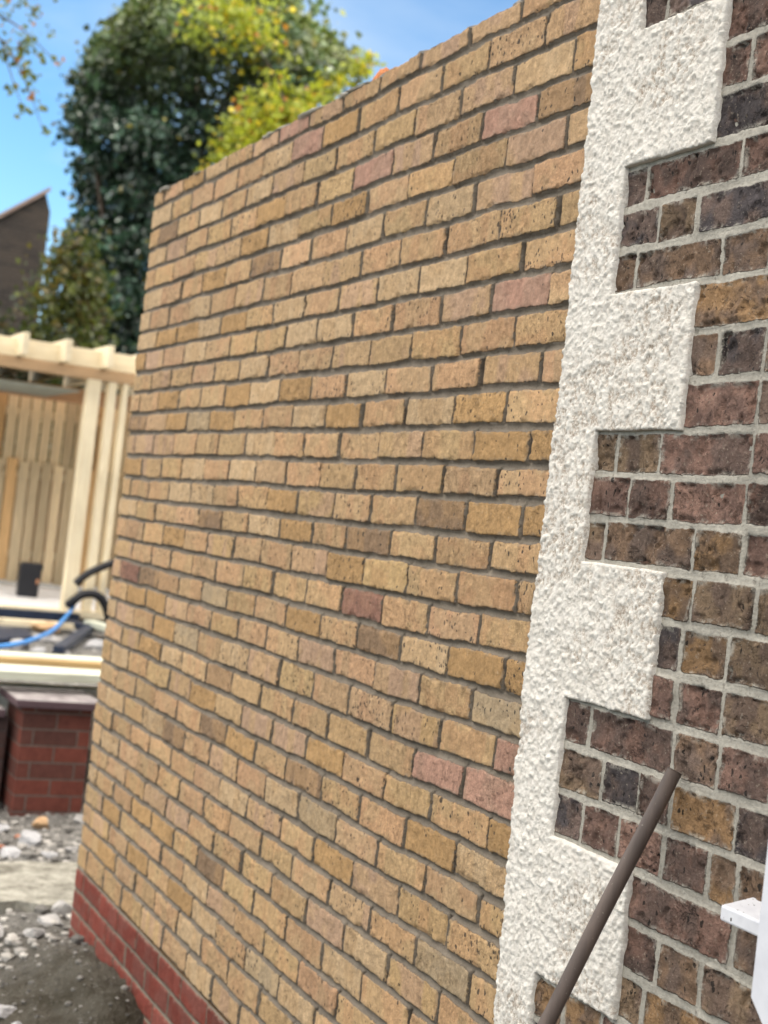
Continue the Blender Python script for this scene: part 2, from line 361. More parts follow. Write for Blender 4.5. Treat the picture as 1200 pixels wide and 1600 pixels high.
def pal_yellow(kb, rk, n, js):
    k = 32 - kb
    base = np.zeros((n, 3)); sec = np.zeros((n, 3)); pit = np.zeros(n); band = rk.uniform(0, 1, n)
    for i in range(n):
        j = i if k % 2 else i - 1
        u = rk.uniform(); t = FORCE.get((k, j))
        val = rk.normal(1.0, 0.055)
        b = YB * val * np.array((1, rk.normal(1, 0.014), rk.normal(1, 0.035)))
        s = b * np.array((1.03, 0.93, 0.93)) * rk.uniform(0.88, 1.12)
        if t is None:
            if u < 0.01: t = 'pink'
            elif u < 0.02: t = 'grey'
            elif u < 0.10: t = 'orange'
            elif u < 0.115: t = 'brown'
            elif u < 0.26: t = 'pale'
            elif u < 0.35: t = 'pinkband'
        if t == 'pinkS': b = np.array((0.45, 0.265, 0.195)) * val; s = np.array((0.43, 0.275, 0.20)) * val
        elif t == 'pink': b = np.array((0.45, 0.30, 0.20)) * val; s = YB * val
        elif t == 'plum': b = np.array((0.28, 0.15, 0.11)) * val; s = np.array((0.34, 0.19, 0.13))
        elif t == 'brown': b = np.array((0.35, 0.225, 0.125)) * val; s = np.array((0.22, 0.15, 0.10))
        elif t == 'grey': b = np.array((0.43, 0.315, 0.19)) * val; s = np.array((0.38, 0.295, 0.195))
        elif t == 'orange': b = np.array((0.45, 0.28, 0.13)) * val; s = b * 0.9
        elif t == 'pale': b = np.array((0.52, 0.37, 0.22)) * val; s = YB * val
        elif t == 'pinkband': s = np.array((0.46, 0.30, 0.20)) * val; band[i] = 1
        base[i], sec[i] = b, s
        pit[i] = rk.choice([0.04, 0.16, 0.36, 0.75], p=[.3, .3, .24, .16]) if t not in ('pinkS', 'pink') else 0.03
    return base, sec, pit, band
def row_joints(k, x1=3.2, jit=0.004, seed=0):
    rk = np.random.default_rng(500 + k + seed); off = 0.1125 if k % 2 == 0 else 0.0
    a = np.arange(0, 16) * 0.225 + off + rk.normal(0, jit, 16)
    if off: a = np.concatenate([[0.0], a])
    else: a[0] = 0.0
    a[-1] = 3.6; return a
wall = empty('yellow_brick_wall', 'tall new wall of buff yellow bricks with grey brown mortar running away to the left', 'brick wall')
xs = seq(0, .0025, .02, .0042, 1.2, .0038, 2.2, .0032, 2.915); zs = seq(TOP - 33 * ROW - .002, .0036, TOP - .0170)
jr = [row_joints(32 - kb) for kb in range(33)]
X, Z, H, S, COL, PIT = relief(xs, zs, lambda x: zlines_yellow(x, 0, 33), jr, pal_yellow, (10.5, 2.4, 12.5, 2.4), 3.5, 0.0078,
                              dict(off=0.0013, tilt=0.008, left_end=0.0, seed=1, perp=0.006, edge=5.0, round=1.5, wobz=0.009, two=0.65))
inb = sst(-1, 3, S)
H += inb * ((fbm(X * 75, Z * 60, 60, 4) - .5) * 0.0050 + (fbm(X * 18, Z * 18, 61, 2) - .5) * 0.0016) + (1 - inb) * (fbm(X * 50, Z * 50, 62, 3) - .5) * 0.004
chip = sst(.62, .70, fbm(X * 26, Z * 26, 67, 4)) * sst(9, 2, S) * inb; H -= chip * .005
H += (fbm(X * 1.1, Z * 1.1, 66, 2) - .5) * 0.006
V, F = grid_mesh(xs, zs, H)
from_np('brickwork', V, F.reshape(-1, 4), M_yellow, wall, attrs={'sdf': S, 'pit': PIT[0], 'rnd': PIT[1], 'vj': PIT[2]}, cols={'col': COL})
# red plinth
def pal_red(kb, rk, n, js):
    base = np.array([np.array((0.21, 0.050, 0.036)) * rk.uniform(0.65, 1.25) for _ in range(n)])
    sec = base * 0.6 + np.array((0.07, 0.045, 0.038)); return base, sec, np.full(n, 0.02), np.zeros(n)
zs = seq(TOP - 38 * ROW, .0045, TOP - 33 * ROW - .002)
xs = seq(0, .006, 2.0, .006, 2.915)
X, Z, H, S, COL, PIT = relief(xs, zs, lambda x: zlines_yellow(x, 33, 38), [row_joints(k, seed=50) + .05 * (k % 2) * 0 for k in range(5)], pal_red, (10, 1.5, 11, 1.2), 3.0, 0.005,
                              dict(off=0.001, tilt=0.004, left_end=0.0, seed=90, edge=2.4, two=0.55))
H += (fbm(X * 60, Z * 60, 63, 3) - .5) * 0.002 + 0.004
V, F = grid_mesh(xs, zs, H)
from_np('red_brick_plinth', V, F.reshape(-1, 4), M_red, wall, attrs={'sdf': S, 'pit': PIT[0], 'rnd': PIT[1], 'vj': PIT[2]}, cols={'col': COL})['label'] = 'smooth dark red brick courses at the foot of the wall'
def simple_brick(name, c1, c2, mortar, row=0.075):
    m = MatB(name, 0.9, 0.2)
    g = m.N.new('ShaderNodeNewGeometry'); sp = m.N.new('ShaderNodeSeparateXYZ'); m.K.new(m.tc, sp.inputs[0])
    sn = m.N.new('ShaderNodeSeparateXYZ'); m.K.new(g.outputs['Normal'], sn.inputs[0])
    ax = m.math('GREATER_THAN', m.math('ABSOLUTE', sn.outputs[0]), 0.7)
    u = m.N.new('ShaderNodeMix'); u.data_type = 'FLOAT'; m.K.new(ax, u.inputs['Factor']); m.K.new(sp.outputs[0], u.inputs['A']); m.K.new(sp.outputs[1], u.inputs['B'])
    cv = m.N.new('ShaderNodeCombineXYZ'); m.K.new(u.outputs['Result'], cv.inputs[0]); m.K.new(sp.outputs[2], cv.inputs[1])
    b = m.N.new('ShaderNodeTexBrick'); m.K.new(cv.outputs[0], b.inputs['Vector']); b.inputs['Scale'].default_value = 1
    b.inputs['Brick Width'].default_value = 0.225; b.inputs['Row Height'].default_value = row; b.inputs['Mortar Size'].default_value = 0.005; b.inputs['Mortar Smooth'].default_value = 0.3
    b.inputs['Color1'].default_value = (*c1, 1); b.inputs['Color2'].default_value = (*c2, 1); b.inputs['Mortar'].default_value = (*mortar, 1); b.inputs['Bias'].default_value = -0.1
    v = m.rng(m.noise(25, 5, 0.7), 0.25, 0.75, 0.7, 1.25)
    m.color(m.mix(1.0, b.outputs['Color'], m.grey(v), 'MULTIPLY'))
    m.addbump(m.math('SUBTRACT', m.math('MULTIPLY', m.noise(60, 4), 0.3), b.outputs['Fac']), 0.005); return m.m
M_sb_yellow = simple_brick('yellow_brick_plain', (0.42, 0.28, 0.15), (0.36, 0.22, 0.11), (0.2, 0.17, 0.14))
M_sb_dark = simple_brick('dark_brick_plain', (0.15, 0.085, 0.06), (0.085, 0.06, 0.055), (0.28, 0.27, 0.24))
M_sb_pier = simple_brick('red_engineering_brick', (0.17, 0.052, 0.038), (0.085, 0.042, 0.036), (0.14, 0.11, 0.095), row=0.083)
bm = bmesh.new(); box(bm, 0.004, 2.93, 0.022, 0.215, -0.2, TOP - 0.022)
from_bm('wall_core', bm, M_sb_yellow, wall)
M_mortar = plain('grey_mortar', (0.27, 0.25, 0.23), 0.95, 0.1, 0.35, 60, 0.004)
M_mortar_pale = plain('pale_mortar', (0.48, 0.45, 0.40), 0.95, 0.1, 0.3, 60, 0.004)
def lumps(name, mat, parent, spots, seed, rough=0.5):
    bm = bmesh.new()
    for (x, y, z, rx, ry, rz) in spots:
        r = bmesh.ops.create_icosphere(bm, subdivisions=3, radius=1)
        for v_ in r['verts']:
            d = 1 + rough * (mnoise.noise(v_.co * 1.7 + Vector((x * 9, seed, z * 5))) + .5 * mnoise.noise(v_.co * 4 + Vector((x * 9, seed, z))))
            v_.co = Vector((x + v_.co.x * rx * d, y + v_.co.y * ry * d, z + v_.co.z * rz * d))
    return from_bm(name, bm, mat, parent, smooth=True)
sp = [(x, random.uniform(.05, .13), TOP - .014 + random.uniform(.0, .010), random.uniform(.04, .10), random.uniform(.03, .05), random.uniform(.014, .028)) for x in np.linspace(2.02, 2.85, 22)]
lumps('mortar_bed', M_mortar, wall, sp, 3)['label'] = 'rough dark grey mortar squeezed up behind the top course near the white quoin'
sp = [(x, random.uniform(.015, .05), TOP + random.uniform(-.022, -.017), random.uniform(.03, .12), random.uniform(.01, .03), random.uniform(.003, .008)) for x in np.linspace(.05, 2.0, 26)]
lumps('mortar_smear', M_mortar_pale, wall, sp, 8)['label'] = 'thin pale mortar smeared along the top course of the far half'
M_orange = plain('orange_fired_clay', (0.50, 0.20, 0.09), 0.9, 0.2, 0.3, 30, 0.003)
o = lumps('brick_fragment', M_orange, None, [(1.80, .06, TOP + .006, .035, .03, .028)], 11, 0.6)
tag(o, 'small orange brick fragment lying on top of the yellow wall', 'brick fragment')

# ================================================================== HOUSE: quoin, dark brickwork, window
house = empty('old_brick_house', 'old house wall of dark weathered bricks with white roughcast corner quoins', 'house')
QZ = [0.865, 1.108, 1.354, 1.596, 1.828, 2.071, 2.300, 2.545]        # quoin steps: wide below QZ[1], narrow to QZ[2]...
steps = [QZ[0] - .24 * i for i in range(4, 0, -1)] + QZ + [QZ[-1] + .24 * i for i in range(1, 13)]
# band i runs steps[i]..steps[i+1]; wide when it matches .865-1.108 (i=4), 1.354-1.596 ...
XN, XW, XL = 3.038, 3.279, 2.902
# roughcast quoin sheet
zq = []
for a, b in zip(steps, steps[1:]):
    st = 0.0026 if 0.6 < a < 2.7 else 0.009
    n = round((b - a) / st); zq += list(a + (b - a) * np.arange(n) / n)
zq = np.array([0.0] * 0 + zq + [steps[-1]]); zq = zq[zq > -0.1]
xq = np.concatenate([seq(XL, .0026, XN)[:-1], seq(XN, .0026, XW)])
X, Z = np.meshgrid(xq, zq, indexing='ij')
band = np.searchsorted(np.array(steps), Z + 1e-6) - 1
wide = (band % 2 == 0)
xedge = np.where(wide, XW, XN)
dl = (X - XL) * 1000; dr = (xedge - X) * 1000
# distance to the horizontal step edges for the part beyond XN
st_arr = np.array(steps)
dz_lo = (Z - st_arr[np.clip(band, 0, len(steps) - 2)]) * 1000; dz_hi = (st_arr[np.clip(band + 1, 0, len(steps) - 1)] - Z) * 1000
dze = np.where(X > XN, np.minimum(dz_lo, dz_hi), 99)
de = np.minimum(np.minimum(dl + 2, dr + 1), dze + 1)
n1 = fbm(X * 60, Z * 60, 80, 3); n2 = fbm(X * 150, Z * 125, 81, 3); n3 = vn(X * 300, Z * 300, 82); n4 = fbm(X * 16, Z * 16, 83, 2)
spk = np.maximum(n2 - .42, 0) * 2.0
Hq = 0.0066 + (n1 - .5) * 0.0035 + spk * 0.0052 + (n3 - .5) * 0.0024 + (n4 - .5) * 0.003
Hq = np.maximum(Hq - 0.003 * (1 - sst(0, 3, de)), 0.003) + 0.003 * np.exp(-np.maximum(dl, 0) / 25.0)
dirt = sst(0.56, 0.40, n2 * .6 + n1 * .4) * (.16 + .84 * sst(0.44, 0.64, fbm(X * 7, Z * 7, 85, 3)))
keep_cell = (X[:-1, :-1] + 1e-6 < xedge[:-1, :-1] - 1e-4)
Xs = X.copy(); lw = np.exp(-dl / 18.0)
Xs += lw * ((fbm(X * 0 + 3, Z * 28, 86, 3) - .5) * 0.014 + (fbm(X * 0 + 3, Z * 5, 87, 2) - .5) * 0.012)
Xs += np.clip(1 - dl / ((XN - XL) * 1000), 0, 1) * np.clip(1.2 - Z, 0, 1) * .06
rw = np.exp(-np.maximum(dr, 0) / 8.0); Xs += rw * (fbm(X * 0 + 9, Z * 40, 88, 2) - .5) * 0.0025
Zs = Z + np.exp(-np.minimum(dze, dr * 0 + 99) / 8.0) * (X > XN - .001) * (fbm(X * 40, Z * 0 + band * 3.1, 89, 2) - .5) * 0.004
nzq = len(zq)
Vq = np.stack([Xs, -Hq, Zs], -1).reshape(-1, 3)
i = np.arange(len(xq) - 1)[:, None] * nzq + np.arange(nzq - 1)[None, :]
Fq = np.stack([i, i + nzq, i + nzq + 1, i + 1], -1)[keep_cell]
# skirt on open edges
edges = {}
E = np.concatenate([Fq[:, [0, 1]], Fq[:, [1, 2]], Fq[:, [2, 3]], Fq[:, [3, 0]]])
key = np.sort(E, 1); u, idx, cnt = np.unique(key, axis=0, return_index=True, return_counts=True)
BE = E[idx[cnt == 1]]
used = np.unique(Fq); bv = np.unique(BE); remap = {int(a): len(Vq) + k for k, a in enumerate(bv)}
Vb = Vq[bv].copy(); Vb[:, 1] = 0.009
SK = np.array([[a, remap[int(a)], remap[int(b)], b] for a, b in BE])
Vall = np.concatenate([Vq, Vb]); dall = np.concatenate([dirt.ravel(), np.full(len(Vb), .5)]); hall = np.concatenate([(Hq * 1000).ravel(), np.full(len(Vb), 12.)])
Fall = np.concatenate([Fq, SK])
un = np.unique(Fall); rm = np.full(len(Vall), -1); rm[un] = np.arange(len(un))
m = MatB('white_roughcast', 0.95, 0.15)
c = m.mix(m.rng(m.noise(35, 4), 0.3, 0.7), (0.86, 0.83, 0.775), (0.79, 0.755, 0.695))
dd = m.math('MULTIPLY', m.attr('dirt'), m.rng(m.noise(210, 5, 0.75), 0.42, 0.56))
c = m.mix(m.math('MULTIPLY', dd, 0.8, True), c, (0.36, 0.27, 0.195))
st_ = m.rng(m.noise(11, 5, 0.75), 0.64, 0.72, 0, 0.75)
c = m.mix(m.math('MULTIPLY', st_, m.rng(m.noise(150, 3), 0.45, 0.6)), c, (0.34, 0.22, 0.14))
m.color(c); m.addbump(m.math('ADD', m.noise(260, 5, 0.8, dist=.8), m.math('MULTIPLY', m.noise(130, 4, .7, dist=1.0), 1.0)), 0.0036); M_rough = m.m
from_np('roughcast_quoin', Vall[un], rm[Fall], M_rough, house, smooth=True, attrs={'dirt': dall[un]})['label'] = 'white roughcast quoins, alternately long and short, down the corner of the dark wall'

# dark brickwork
dl_ = []
for a, b in zip(steps, steps[1:]): dl_ += [a, a + (b - a) / 3, a + 2 * (b - a) / 3]
dl_.append(steps[-1]); dl_ = np.array(dl_)
KJ = {}   # joints read for the rows seen beside the quoin, keyed by row height
for z, xs_ in [(2.585, [3.103]), (2.42, [3.348]), (2.26, [3.099, 3.353]), (2.185, [3.148, 3.255, 3.49]), (2.11, [3.096, 3.330]), (1.95, [3.347]), (1.865, [3.457]),
               (1.79, [3.101, 3.225, 3.456]), (1.71, [3.153, 3.269, 3.452]), (1.635, [3.093, 3.34, 3.459]), (1.555, [3.353, 3.503]), (1.475, [3.337, 3.451]), (1.395, [3.339, 3.452]),
               (1.313, [3.113, 3.346, 3.459]), (1.232, [3.166, 3.268, 3.357, 3.512]), (1.15, [3.121, 3.23, 3.349, 3.463, 3.53]), (1.068, [3.534]), (.985, [3.364, 3.473]), (.905, [3.34]), (.825, [3.128, 3.24])]:
    KJ[int(np.searchsorted(dl_, z)) - 1] = xs_
def dark_joints(k):
    rk = np.random.default_rng(900 + k); a = [2.98] + list(KJ.get(k, [3.0 + rk.uniform(.08, .2)]))
    long_ = rk.uniform() < .5
    if len(a) > 2 and a[-1] - a[-2] > .17: long_ = False
    while a[-1] < 5.2:
        a.append(a[-1] + (0.230 if long_ else 0.117) + rk.normal(0, .004)); long_ = not long_
    return np.array(a)
DK = [((0.150, 0.095, 0.080), (0.090, 0.066, 0.060)), ((0.115, 0.086, 0.074), (0.17, 0.115, 0.08)), ((0.060, 0.054, 0.060), (0.115, 0.085, 0.076)), ((0.21, 0.135, 0.075), (0.125, 0.09, 0.070)), ((0.18, 0.132, 0.092), (0.11, 0.080, 0.068)), ((0.180, 0.115, 0.096), (0.125, 0.082, 0.072))]
def pal_dark(k, rk, n, js):
    z = dl_[min(k, len(dl_) - 1)]
    pr = np.array((.22, .20, .30, .03, .10, .15)) if z > 2.05 else (np.array((.26, .18, .04, .09, .14, .28)) if z > 1.55 else np.array((.25, .26, .10, .09, .20, .12)))
    ch = rk.choice(6, n, p=pr / pr.sum()); val = rk.uniform(1.2, 1.9, n)[:, None] * np.array((1.04, 1.0, .94))
    return np.array([DK[c_][0] for c_ in ch]) * val, np.array([DK[c_][1] for c_ in ch]) * val, rk.choice([.05, .2, .4], n), np.zeros(n)
zs = seq(-.1, .009, .72, .0031, 2.72, .012, dl_[-1] - .001)
for (X0, X1, stx, nm) in ((3.0, 3.62, .0031, 'near'), (3.62, 5.1, .010, 'far')):
    xs = seq(X0, stx, X1)
    X, Z, H, S, COL, PIT = relief(xs, zs, lambda x: np.tile(dl_, (len(x), 1)), [dark_joints(k) for k in range(len(dl_) - 1)], pal_dark, (10.0, 2.2, 15.0, 2.0), 2.0, 0.0026,
                                  dict(off=0.0016, tilt=0.01, seed=300, edge=4.6, round=1.5, wobz=0.005, two=0.9, lean=.02))
    inb = sst(-1, 3, S)
    chip = sst(.60, .70, fbm(X * 22, Z * 22, 75, 4)) * sst(12, 3, S) * inb; H -= chip * .006; COL *= (1 - .45 * chip)[..., None]
    crag = fbm(X * 28, Z * 28, 70, 5)
    H += inb * ((crag - .5) * 0.013 - 0.0045 * sst(.64, .72, fbm(X * 45, Z * 45, 72, 3))) + (1 - inb) * (fbm(X * 20, Z * 20, 73, 2) - .5) * 0.0015
    H -= 0.0025 * inb
    V, F = grid_mesh(xs, zs, H)
    # window opening
    xc = xs[:-1, None] * np.ones((1, len(zs) - 1)); zc_ = zs[None, :-1] * np.ones((len(xs) - 1, 1))
    keep = ~((xc > 3.66) & (xc < 4.75) & (zc_ > 1.13) & (zc_ < 2.30))
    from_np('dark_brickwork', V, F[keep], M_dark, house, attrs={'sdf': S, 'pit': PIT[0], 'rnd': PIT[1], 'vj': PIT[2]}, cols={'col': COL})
ZT = float(dl_[-1])
# the rest of the house: body behind the facing, wall beyond the window, roof
bm = bmesh.new()
box(bm, 2.905, 3.655, .012, 12, -.2, ZT); box(bm, 4.76, 11, .012, 12, -.2, ZT)
box(bm, 3.655, 4.76, .012, 12, -.2, 1.125); box(bm, 3.655, 4.76, .012, 12, 2.31, ZT)
box(bm, 3.655, 4.76, .5, 12, 1.125, 2.31)
box(bm, 5.1, 11, 0.0, .012, -.2, ZT); box(bm, 2.905, 11, -.002, 18, ZT + .002, 7.2); box(bm, 2.905, 11, 12.002, 18, -.2, ZT)  # unseen upper storey and rear end, sized to shade the shelter
from_bm('house_wall', bm, M_sb_dark, house)
bm = bmesh.new()
v_ = [bm.verts.new(p) for p in ((2.5, -.35, 7.18), (11.4, -.35, 7.18), (11.4, 18.3, 7.18), (2.5, 18.3, 7.18), (2.5, 9, 9.8), (11.4, 9, 9.8))]
for f in ((0, 1, 5, 4), (2, 3, 4, 5), (0, 4, 3), (1, 2, 5), (3, 2, 1, 0)): bm.faces.new([v_[i] for i in f])
from_bm('roof', bm, plain('slate', (0.09, 0.09, 0.10), 0.6), house)
# window (part) with sill, frame, open sash and glass
m = MatB('white_pvc', 0.35, 0.5); m.color(m.mix(m.rng(m.noise(30, 4), 0.4, 0.8), (0.60, 0.615, 0.67), (0.53, 0.545, 0.60)))
M_pvc = m.m
m = MatB('white_sill_with_specks', 0.4, 0.5)
c = m.mix(m.rng(m.noise(40, 4), 0.4, 0.8), (0.62, 0.635, 0.68), (0.52, 0.53, 0.58))
c = m.mix(m.math('MULTIPLY', m.math('LESS_THAN', m.voro(95, vec=m.map((1, 1.4, .6))), 0.16), m.rng(m.noise(24, 3), .5, .56)), c, (0.05, 0.045, 0.04))
m.color(c); M_sill = m.m
M_gl = bpy.data.materials.new('window_glass'); M_gl.use_nodes = True
g_ = M_gl.node_tree.nodes['Principled BSDF']; g_.inputs['Base Color'].default_value = (0.03, 0.035, 0.04, 1); g_.inputs['Roughness'].default_value = 0.03; g_.inputs['IOR'].default_value = 1.5
win = obj_box('window', M_pvc, house, 3.66, 3.71, .03, .10, 1.15, 2.30)
bm = bmesh.new()
# frame bars
for b in ((3.71, 4.70, .03, .10, 2.25, 2.30), (3.71, 4.70, .03, .10, 1.15, 1.20), (4.70, 4.75, .03, .10, 1.15, 2.30), (4.19, 4.24, .035, .095, 1.20, 2.25)): box(bm, *b)
from_bm('frame', bm, M_pvc, win, bevel=.003)
obj_box('glass', M_gl, win, 3.71, 4.70, .06, .068, 1.20, 2.25, bevel=0)
bm = bmesh.new()
P = [(0.03, 1.150), (-.052, 1.134), (-.052, 1.112), (-.03, 1.110), (0.03, 1.112)]
fr = [[bm.verts.new((x, y, z)) for y, z in P] for x in (3.562, 4.86)]
for k in range(5): bm.faces.new((fr[0][k], fr[0][(k + 1) % 5], fr[1][(k + 1) % 5], fr[1][k]))
bm.faces.new(fr[0][::-1]); bm.faces.new(fr[1])
o = from_bm('sill', bm, M_sill, win, bevel=.003); o['label'] = 'white window sill with dark specks jutting from the dark brick wall'
# casement swung open, seen end on
bm = bmesh.new()
prof = [(3.752, 2.18), (3.752, 1.070), (3.776, 1.046), (3.827, 1.040), (3.827, 2.18)]
a = [[bm.verts.new((x, y, z)) for x, z in prof] for y in (-.145, -.10)]
for k in range(5): bm.faces.new((a[0][k], a[0][(k + 1) % 5], a[1][(k + 1) % 5], a[1][k]))
bm.faces.new(a[0]); bm.faces.new(a[1][::-1])
box(bm, 3.829, 4.27, -.142, -.103, 1.04, 1.10); box(bm, 3.829, 4.27, -.142, -.103, 2.12, 2.18); box(bm, 4.272, 4.33, -.145, -.10, 1.04, 2.18)
sash = from_bm('sash', bm, M_pvc, win, bevel=.003); sash['label'] = 'white plastic window sash standing out in front of the wall'
obj_box('pane', M_gl, sash, 3.829, 4.27, -.128, -.118, 1.10, 2.12, bevel=0)
bm = bmesh.new(); box(bm, 3.90, 3.93, -.098, .03, 2.14, 2.155); from_bm('stay', bm, M_pvc, sash)

# ------------------------------------------------------------------ pole
m = MatB('brown_worn_pole', 0.5, 0.4)
n_ = m.noise(40, 5, 0.6, vec=m.map((1, 1, 0.12)))
c = m.mix(m.rng(n_, .3, .7), (0.062, 0.046, 0.040), (0.120, 0.090, 0.076))
c = m.mix(m.rng(m.noise(200, 3), .68, .74, 0, .5), c, (0.3, 0.27, 0.24))
m.color(c); m.addbump(n_, .0008); M_pole = m.m
pa = Vector((3.384, -.020, 1.292)); pb = Vector((3.322, -.17, .868)); dirp = (pb - pa).normalized()
foot = pa + dirp * ((pa.z - 0.0) / -dirp.z)
bm = bmesh.new(); pts = [pa + (foot - pa) * t for t in np.linspace(0, 1, 30)]
tube(bm, [p - pa + Vector((0, 0, 0)) + Vector((.0008 * math.sin(i * .9), 0, 0)) for i, p in enumerate(pts)], .0122, 24)
o = from_bm('wooden_pole', bm, M_pole, None, smooth=False, bevel=.0012); o.location = pa
for p_ in o.data.polygons: p_.use_smooth = len(p_.vertices) == 4
tag(o, 'brown round pole leaning diagonally against the dark brick wall', 'pole')

# ================================================================== GROUND
def gz(x, y):
    x = np.asarray(x, float); y = np.asarray(y, float)
    h = 0.43 * sst(-2.52, -2.60, x) * np.ones_like(y)
    near = 1 - sst(-2.3, -2.5, x)
    h = h + near * ((fbm(x * 1.6, y * 1.6, 100, 3) - .5) * .10 + (fbm(x * 9, y * 9, 101, 4) - .5) * .05 + (fbm(x * 34, y * 34, 102, 4) - .5) * .034)
    h = h + (1 - near) * ((fbm(x * .8, y * .8, 104, 3) - .5) * .06 + (fbm(x * 8, y * 8, 105, 3) - .5) * .03)
    m_ = np.exp(-((x - .6) / .8) ** 2 - ((y + .08) / .15) ** 2) * (.05 + .07 * fbm(x * 7, y * 7, 106, 3))        # dirt heaped against the foot of the wall
    h = h + m_ - .07 * np.exp(-((x - .15) / .35) ** 2 - ((y + .45) / .3) ** 2)
    return h - .01
gx = np.concatenate([-np.geomspace(400, 14, 30), seq(-13.8, .25, -5, .06, -2.62, .01, -2.5, .016, 1.6, .04, 6.5), np.geomspace(7, 300, 20)])
gy = np.concatenate([-np.geomspace(300, 3.2, 22), seq(-3, .06, -1.0, .016, .9, .05, 4.5), np.geomspace(4.8, 300, 24)])
X, Y = np.meshgrid(gx, gy, indexing='ij'); Zg = gz(X, Y)
V = np.stack([X, Y, Zg], -1).reshape(-1, 3); i = np.arange(len(gx) - 1)[:, None] * len(gy) + np.arange(len(gy) - 1)[None, :]
F = np.stack([i, i + len(gy), i + len(gy) + 1, i + 1], -1).reshape(-1, 4)
m = MatB('rubble_and_dirt', 0.97, 0.1)
c = m.mix(m.rng(m.noise(5, 6, 0.7), .35, .65), (0.060, 0.053, 0.038), (0.145, 0.134, 0.112))
spx = m.N.new('ShaderNodeSeparateXYZ'); m.K.new(m.tc, spx.inputs[0])
far_ = m.rng(m.math('ADD', spx.outputs[0], m.math('MULTIPLY', m.noise(3, 4), .8)), 0.9, -.3)
c = m.mix(m.math('MULTIPLY', far_, .8), c, m.mix(m.rng(m.noise(14, 6, .7), .35, .65), (0.22, 0.215, 0.205), (0.40, 0.39, 0.37)))
c = m.mix(m.rng(m.noise(60, 5, 0.8), .58, .7, 0, .7), c, (0.38, 0.36, 0.33))
c = m.mix(m.rng(m.noise(26, 5, 0.8), .40, .30, 0, .7), c, (0.07, 0.06, 0.05))
m.color(c); m.addbump(m.math('ADD', m.noise(45, 7, .75), m.math('MULTIPLY', m.voro(60), .5)), .03); M_ground = m.m
tag(from_np('ground', V, F, M_ground), kind='structure')
# gravel scattered as stuff
M_stone = plain('pale_rubble', (0.42, 0.41, 0.39), 0.95, 0.1, 0.35, 12, 0.006)
def stone_proto(n):
    out = []
    for s in range(n):
        bm = bmesh.new(); bmesh.ops.create_icosphere(bm, subdivisions=1, radius=1)
        for v_ in bm.verts: v_.co *= 1 + .45 * mnoise.noise(v_.co * 1.3 + Vector((s * 7, 3, 1))); v_.co.z *= .65
        out.append((np.array([v_.co[:] for v_ in bm.verts]), np.array([[v_.index for v_ in f.verts] for f in bm.faces]))); bm.free()
    return out
protos = stone_proto(6); VV, FF, CC, nbase = [], [], [], 0
for k in range(6500):
    if k < 5300: x = rng.uniform(-2.3, 1.6); y = rng.uniform(-1.1, .9) if x < 0 else rng.uniform(-1.1, -.02)
    else: x = rng.uniform(-7, -2.65); y = rng.uniform(-.4, 2.6)
    r = rng.lognormal(-4.75, .55); r = min(r, .035)
    if x > .2: r *= .6; cd = .6
    else: cd = 1.0
    if x > .1 and k < 5300 and rng.uniform() < .6: continue
    pv, pf = protos[k % 6]; a = rng.uniform(0, 6.28)
    Rm = np.array([[math.cos(a), -math.sin(a), 0], [math.sin(a), math.cos(a), 0], [0, 0, 1]])
    VV.append((pv * r) @ Rm.T + np.array([x, y, float(gz(x, y)) + r * .25])); FF.append(pf + nbase); nbase += len(pv)
    t = rng.uniform(.35, 1.35) * (cd if k < 5300 else 1); CC.append(np.tile(np.array((.36, .345, .32)) * t if rng.uniform() > .012 else np.array((.36, .16, .10)) * t, (len(pv), 1)))
m = MatB('loose_gravel', .95, .1); m.color(m.attr('col', 'Color')); m.addbump(m.noise(150, 4), .004)
tag(from_np('gravel', np.concatenate(VV), np.concatenate(FF), m.m, smooth=False, cols={'col': np.concatenate(CC)}), 'loose grey gravel and crumbs of rubble scattered over the dirt', 'gravel', kind='stuff')
# larger lumps, one by one
def stone(x, y, r, col, label, seed, flat=.65, group='rubble lumps on the ground', cat='stone', name='rubble_lump', ry=None):
    bm = bmesh.new(); bmesh.ops.create_icosphere(bm, subdivisions=3, radius=1)
    rs = random.Random(seed); cuts = [(Vector((rs.gauss(0, 1), rs.gauss(0, 1), rs.gauss(0, 1))).normalized(), rs.uniform(.38, .8)) for _ in range(11)]
    for v_ in bm.verts:
        n0 = v_.co.copy(); v_.co *= min([1.05] + [d_ / max(n0.dot(c_), .05) for c_, d_ in cuts]) * 1.15
        v_.co *= 1 + .10 * mnoise.noise(n0 * 2.2 + Vector((seed * 5.1, 0, 2))) + .06 * mnoise.noise(n0 * 7 + Vector((seed, 4, 2)))
        v_.co = Vector((v_.co.x * r, v_.co.y * (ry or r), v_.co.z * r * flat)) + 0 * n0
    o = from_bm(name, bm, col, None); o.location = (x, y, float(gz(x, y)) + r * flat * .40)
    return tag(o, label, cat, group)
M_white_st = plain('whitish_plaster', (0.40, 0.40, 0.41), .9, .1, .15, 20, .004)
M_buff_st = plain('buff_stone', (0.50, 0.33, 0.19), .9, .1, .2, 20, .004)
M_grey_st = plain('grey_concrete_lump', (0.36, 0.35, 0.34), .95, .1, .3, 15, .008)
stone(-1.47, .17, .085, M_white_st, 'largest white pointed lump of rubble in front of the red brick pier', 18, .7)
stone(-1.78, .30, .050, M_buff_st, 'buff orange stone at the foot of the red brick pier', 2)
stone(-1.18, .03, .075, M_white_st, 'long flat white lump at the left edge below the pier', 3, .3)
stone(-1.20, .20, .040, M_white_st, 'small white lump in the middle of the pale dust', 4, .5)
stone(-1.24, .31, .036, M_grey_st, 'small grey lump close to the far end of the yellow wall', 5, .6)
